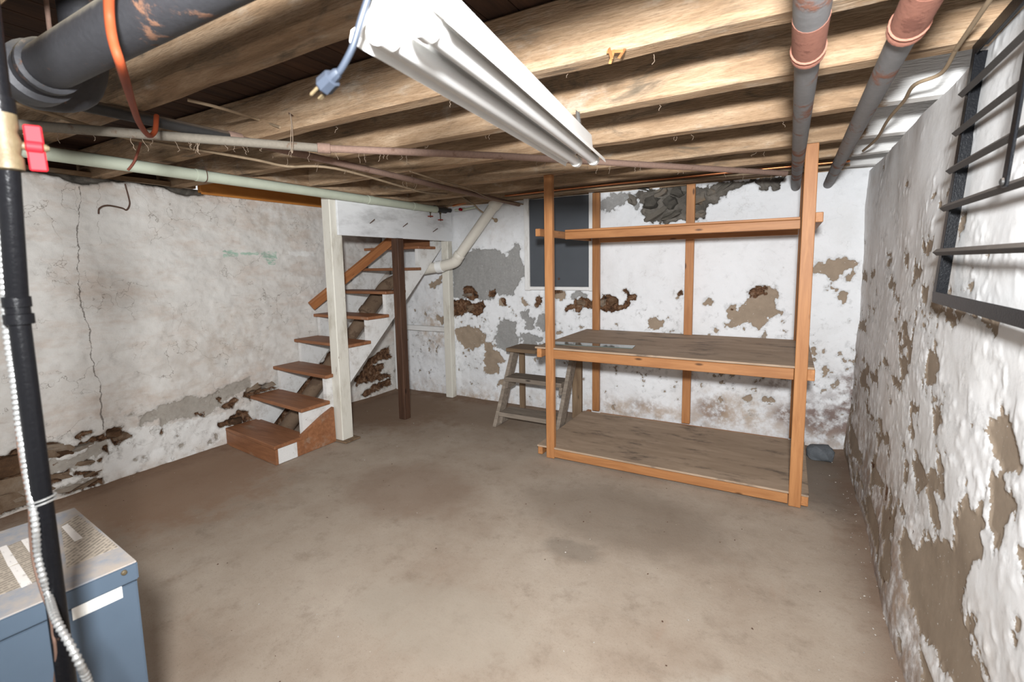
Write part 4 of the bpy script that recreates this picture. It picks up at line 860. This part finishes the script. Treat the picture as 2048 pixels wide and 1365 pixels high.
# ------------------------------------------------------------------ boiler
def boiler():
    zt = .80; b = W(275, 1122, 2, zt); a = W(150, 1015, 2, zt); wd = (a-b).length; ang = math.atan2((b-a).y, (b-a).x)
    Mx = Matrix.Translation(Vector((b.x, b.y, 0))) @ Matrix.Rotation(ang, 4, 'Z')     # local: x to the right, y away, origin at the near-right-far corner
    t = link('boiler', None, M=Mx); tag(t, 'blue metal boiler cabinet with dusty labelled top at lower left', 'boiler')
    def part(name, lo, hi, mat, par=t, bev=.003):
        bm = bmesh.new(); bmesh.ops.create_cube(bm, size=1); lo, hi = Vector(lo), Vector(hi); c = (lo+hi)/2; s = hi-lo
        for v in bm.verts: v.co = Vector((v.co.x*s.x, v.co.y*s.y, v.co.z*s.z))
        if bev: bmesh.ops.bevel(bm, geom=bm.edges[:], offset=bev, segments=2, affect='EDGES')
        return link(name, bm_mesh(bm, name, 35), mat, par, Mx @ Matrix.Translation(c))
    D = .72
    part('cabinet', (-wd+.003, -D+.003, 0), (-.004, -.003, zt-.046), M_blue)
    lid = part('lid', (-wd, -D, zt-.044), (0, 0, zt-.002), M_blue)
    part('lid_top', (-wd+.002, -D+.002, zt-.003), (-.002, -.002, zt), M_lid, lid, 0)
    part('gasket', (-wd+.004, -D+.004, zt-.0465), (-.005, -.004, zt-.0435), M_black, t, 0)
    inv = Mx.inverted()
    sc = inv @ W(248, 1146, 0, b.x-.002)
    bm = bmesh.new(); tube_bm(bm, [(0, sc.y, sc.z), (.003, sc.y, sc.z), (.005, sc.y, sc.z)], [.006, .0055, .003], 10); link('screw', bm_mesh(bm, 'screw', 40), M_brass, lid, Mx)
    def sticker(name, px, zz, mat, par):
        P = [inv @ W(x/5.6875, 1020+y/5.6875, 2, zt) for x, y in px]; c = sum(P, Vector())/4
        ex = (P[1]-P[0]); an = math.atan2(ex.y, ex.x); R = Matrix.Rotation(an, 4, 'Z'); bm = bmesh.new()
        Q = [R.inverted() @ (p-c) for p in P]
        lo = [bm.verts.new((q.x, q.y, 0)) for q in Q]; hi = [bm.verts.new((q.x, q.y, .0006)) for q in Q]
        bm.faces.new(hi)
        for i in range(4): bm.faces.new((lo[i], lo[(i+1) % 4], hi[(i+1) % 4], hi[i]))
        bmesh.ops.recalc_face_normals(bm, faces=bm.faces)
        o = link(name, bm_mesh(bm, name), mat, par, Mx @ Matrix.Translation((c.x, c.y, zz)) @ R); return o
    sticker('instruction_label', ((690, 180), (880, 60), (1345, 430), (760, 665)), zt+.0003, M_lab, t)
    sticker('instruction_label', ((-260, 560), (300, 330), (470, 800), (-100, 1010)), zt+.0003, M_lab, t)
    for q in (((700, 200), (770, 165), (940, 325), (850, 368)), ((-10, 440), (75, 410), (205, 610), (95, 655)), ((105, 660), (215, 622), (365, 842), (245, 895)), ((240, 355), (350, 320), (420, 470), (350, 515))):
        sticker('sticker', q, zt+.001, M_stk, t)
    P = [inv @ W(x/5.6875, 1020+y/5.6875, 0, b.x+.0) for x, y in ((835, 1145), (1395, 895), (1410, 1020), (850, 1280))]
    y0, y1 = min(p.y for p in P), max(p.y for p in P); z0, z1 = (P[2].z+P[3].z)/2, (P[0].z+P[1].z)/2
    L, Mf = frame(Mx @ Vector((0, y0, (z0+z1)/2)), Mx @ Vector((0, y1, (z0+z1)/2)), (1, 0, 0))
    bm = bmesh.new(); bmesh.ops.create_cube(bm, size=1)
    for v in bm.verts: v.co = Vector((v.co.x*L, v.co.y*(z1-z0), v.co.z*.001-.0027))
    link('front_label', bm_mesh(bm, 'front_label'), M_stk2, t, Mf)
boiler()

# ------------------------------------------------------------------ gas pipe and its companions
def gas():
    g0 = .26; Q = lambda x, y, d=g0: W(x, y, 1, d)
    P0, P1, P2, P3, P4 = Q(5, -60), Q(15, 240), Q(15, 325), Q(36, 622), Q(86, 1010)
    low = Vector((P4.x, g0, .05)); P3 = Vector((P3.x, g0, P3.z)); P1.x = P2.x-.002; P0 = Vector((P1.x+.012, g0, 2.285))
    t = thing('gas_pipe', 'black gas pipe with a red-handled valve standing at far left', 'pipe', (P4.x, g0, .0))
    tube('pipe', [P0, P1], .0132, M_black, t, 18); tube('pipe', [P2, P3], .0132, M_black, t, 18); tube('pipe', [P3, P4, low], .0128, M_black, t, 18)
    zz = lambda p, k: p+Vector((0, 0, k))
    tube('coupling', [zz(P3, .022), zz(P3, .021), zz(P3, .006), zz(P3, .005), zz(P3, -.004), zz(P3, -.005), zz(P3, -.02), zz(P3, -.021)], [.013, .0165, .0165, .0145, .0145, .0175, .0175, .013], M_black, t, 18)
    tube('union', [zz(P1, .035), zz(P1, .034), zz(P1, .012), zz(P1, .011)], [.013, .017, .017, .013], M_black, t, 18)
    body = tube('valve_body', [zz(P1, .015), zz(P1, .012), zz(P1, -.005), zz(P1, -.012), (P1+P2)/2, zz(P2, .012), zz(P2, .006), zz(P2, -.010), zz(P2, -.012)], [.013, .017, .017, .015, .019, .015, .018, .018, .013], M_brass, t, 18)
    m = (P1+P2)/2+Vector((0, 0, -.002)); d = (Q(62, 288)-Q(20, 282)).normalized(); d = Vector((.30, .95, 0)).normalized()
    st = tube('valve_stem', [m, m+d*.042, m+d*.046], [.0055, .0055, .003], M_brass, t, 10)
    hd = tube('valve_handle', [m+d*.020, m+d*.022, m+d*.038, m+d*.040], [.006, .0085, .0085, .006], M_red, t, 14)
    up = Vector((0, 0, 1)); board('handle_wing', m+d*.030+up*.031, m+d*.032-up*.034, .020, .005, M_red, hd, up=(d.y, -d.x, 0), bev=.002)
    for k in (0, .006): 
        c = zz(P4, .01-k); ring = [c+Vector((.0165*math.cos(a), .0165*math.sin(a), .004*math.sin(a+1))) for a in np.linspace(0, 2*math.pi, 19)]
        tube('wire_tie', ring, .0016, M_zinc, t, 6, False)
    # armoured cable
    def flex(pts, r=.0062):
        P = spline(pts, 14); out, rad = [], []
        for a, b in zip(P, P[1:]):
            n = max(1, int((b-a).length/.0018))
            for i in range(n): out.append(a.lerp(b, i/n)); rad.append(0)
        s = 0; rad = []
        for i, p in enumerate(out):
            if i: s += (out[i]-out[i-1]).length
            rad.append(r*(.80+.20*math.cos(s/.0085*2*math.pi)))
        return out, rad
    A = [Q(0, 330, .255), Q(2, 450, .25), Q(6, 540, .25), Q(10, 610, .25), Q(17, 690, .25), Q(28, 760, .25), Q(38, 850, .25), Q(47, 900, .25), Q(56, 960, .25), Q(66, 1012, .248), Q(72, 1060, .246), Q(76, 1110, .246), Q(86, 1155, .247), Q(98, 1195, .25), Q(112, 1240, .236), Q(140, 1290, .236), Q(160, 1330, .24), Q(178, 1372, .25), Q(190, 1440, .25)]
    o, r = flex(A); oo = tube('armoured_cable', o, r, M_zinc, None, 10, True, 70); tag(oo, 'shiny ribbed metal flexible cable twisting beside the black gas pipe', 'cable')
    B = [Q(14, 560, .27), Q(15, 640, .272), Q(24, 760, .272), Q(38, 900, .27), Q(58, 1010, .25), Q(60, 1060, .25), Q(66, 1120, .25), Q(82, 1180, .25), Q(100, 1230, .25), Q(106, 1270, .25), Q(110, 1290, .25), Q(112, 1330, .25), Q(106, 1400, .25)]
    cable('thin_wire', B, .0022, M_nail, 'thin reddish wire following the black gas pipe down', 'wire')
gas()

# ------------------------------------------------------------------ odds and ends
p = W(1640, 922, 2, 0)
o = lumps('concrete_lump', (p.x, p.y+.03, .05), .085, .06, .055, M_lump, None, 3, .22, 5); tag(o, 'blue-grey concrete lump on floor in the right back corner', 'lump')
def scatter(name, n, area, size, mat, label):
    bm = bmesh.new()
    for i in range(n):
        x, y = area(); s = random.uniform(*size); a = random.uniform(0, 6.28)
        vs = [bm.verts.new((x+s*math.cos(a+q)*random.uniform(.5, 1), y+s*math.sin(a+q)*random.uniform(.5, 1), .002+random.uniform(0, .004))) for q in (0, 1.3, 2.6, 3.9, 5.1)]
        tp = bm.verts.new((x, y, .004+s*.5))
        for k in range(5): bm.faces.new((vs[k], vs[(k+1) % 5], tp))
        bm.faces.new(vs[::-1])
    o = link(name, bm_mesh(bm, name), mat, None, None, 'stuff'); tag(o, label, 'debris'); return o
def near_right():
    return (XR-.03-abs(random.gauss(0, .06)), random.uniform(1.4, 4.1))
scatter('paint_flakes', 70, near_right, (.002, .006), M_chip, 'small flakes of paint fallen along foot of right wall')
scatter('floor_chips', 70, lambda: (random.uniform(-3.8, .35), random.uniform(.9, 3.9)), (.002, .006), M_chip, 'pale chips scattered over the concrete floor')
scatter('floor_crumbs', 90, lambda: (random.uniform(-3.8, .35), random.uniform(.9, 3.9)), (.002, .006), M_dark, 'dark crumbs scattered over the concrete floor')
for a, b, c_ in (((1218, 97), (1224, 118), .030), ((1228, 100), (1220, 127), .028), ((1250, 98), (1238, 116), .035), ((1214, 104), (1246, 102), .018)):
    p0, p1 = W(*a, 1, 1.476), W(*b, 1, 1.476-c_); board('splinter', p0, p1, .008, .003, M_pine, ceiling, up=(0, 1, .2), bev=0)
p0 = W(586, 232, 1, 1.482)
t = thing('hanging_string', 'thin looped string hanging from a nail in a joist, left of plug', 'string', tuple(p0))
tube('nail', [p0, p0+Vector((.02, -.035, 0))], .003, M_nail, t, 6)
q = p0+Vector((.02, -.03, 0)); tube('string', spline([q, q+Vector((.004, 0, -.05)), q+Vector((-.008, 0, -.12)), q+Vector((-.004, .002, -.17)), q+Vector((.004, .002, -.12)), q+Vector((.010, 0, -.05)), q+Vector((.002, 0, .002))], 4), .0014, M_web, t, 5)
def webs():
    bm = bmesh.new()
    def strand(p, L):
        pts = [p]; 
        for i in range(5): pts.append(pts[-1]+Vector((random.gauss(0, .004), random.gauss(0, .004), -L/5)))
        tube_bm(bm, pts, random.uniform(.0006, .0012), 4, False)
    for i in range(46):
        a, b = random.choice(((A1, A2), (A2, A3), (A0, A1))); q = a.lerp(b, random.random()); strand(q-Vector((0, 0, .017)), random.uniform(.015, .05))
    for i in range(16): q = Vector((-2.30, random.uniform(1.6, 4), 2.03)); strand(q, random.uniform(.015, .05))
    for y, z_ in ((1.56, 2.078), (2.05, 2.078), (2.6, 2.078), (3.23, 2.078)):
        for i in range(9): strand(Vector((random.uniform(-2.8, .1), y, z_)), random.uniform(.01, .03))
    o = link('cobwebs', bm_mesh(bm, 'cobwebs'), M_web, None, None, 'stuff'); tag(o, 'dusty cobweb strands dangling from pipes and joists', 'cobweb')
webs()
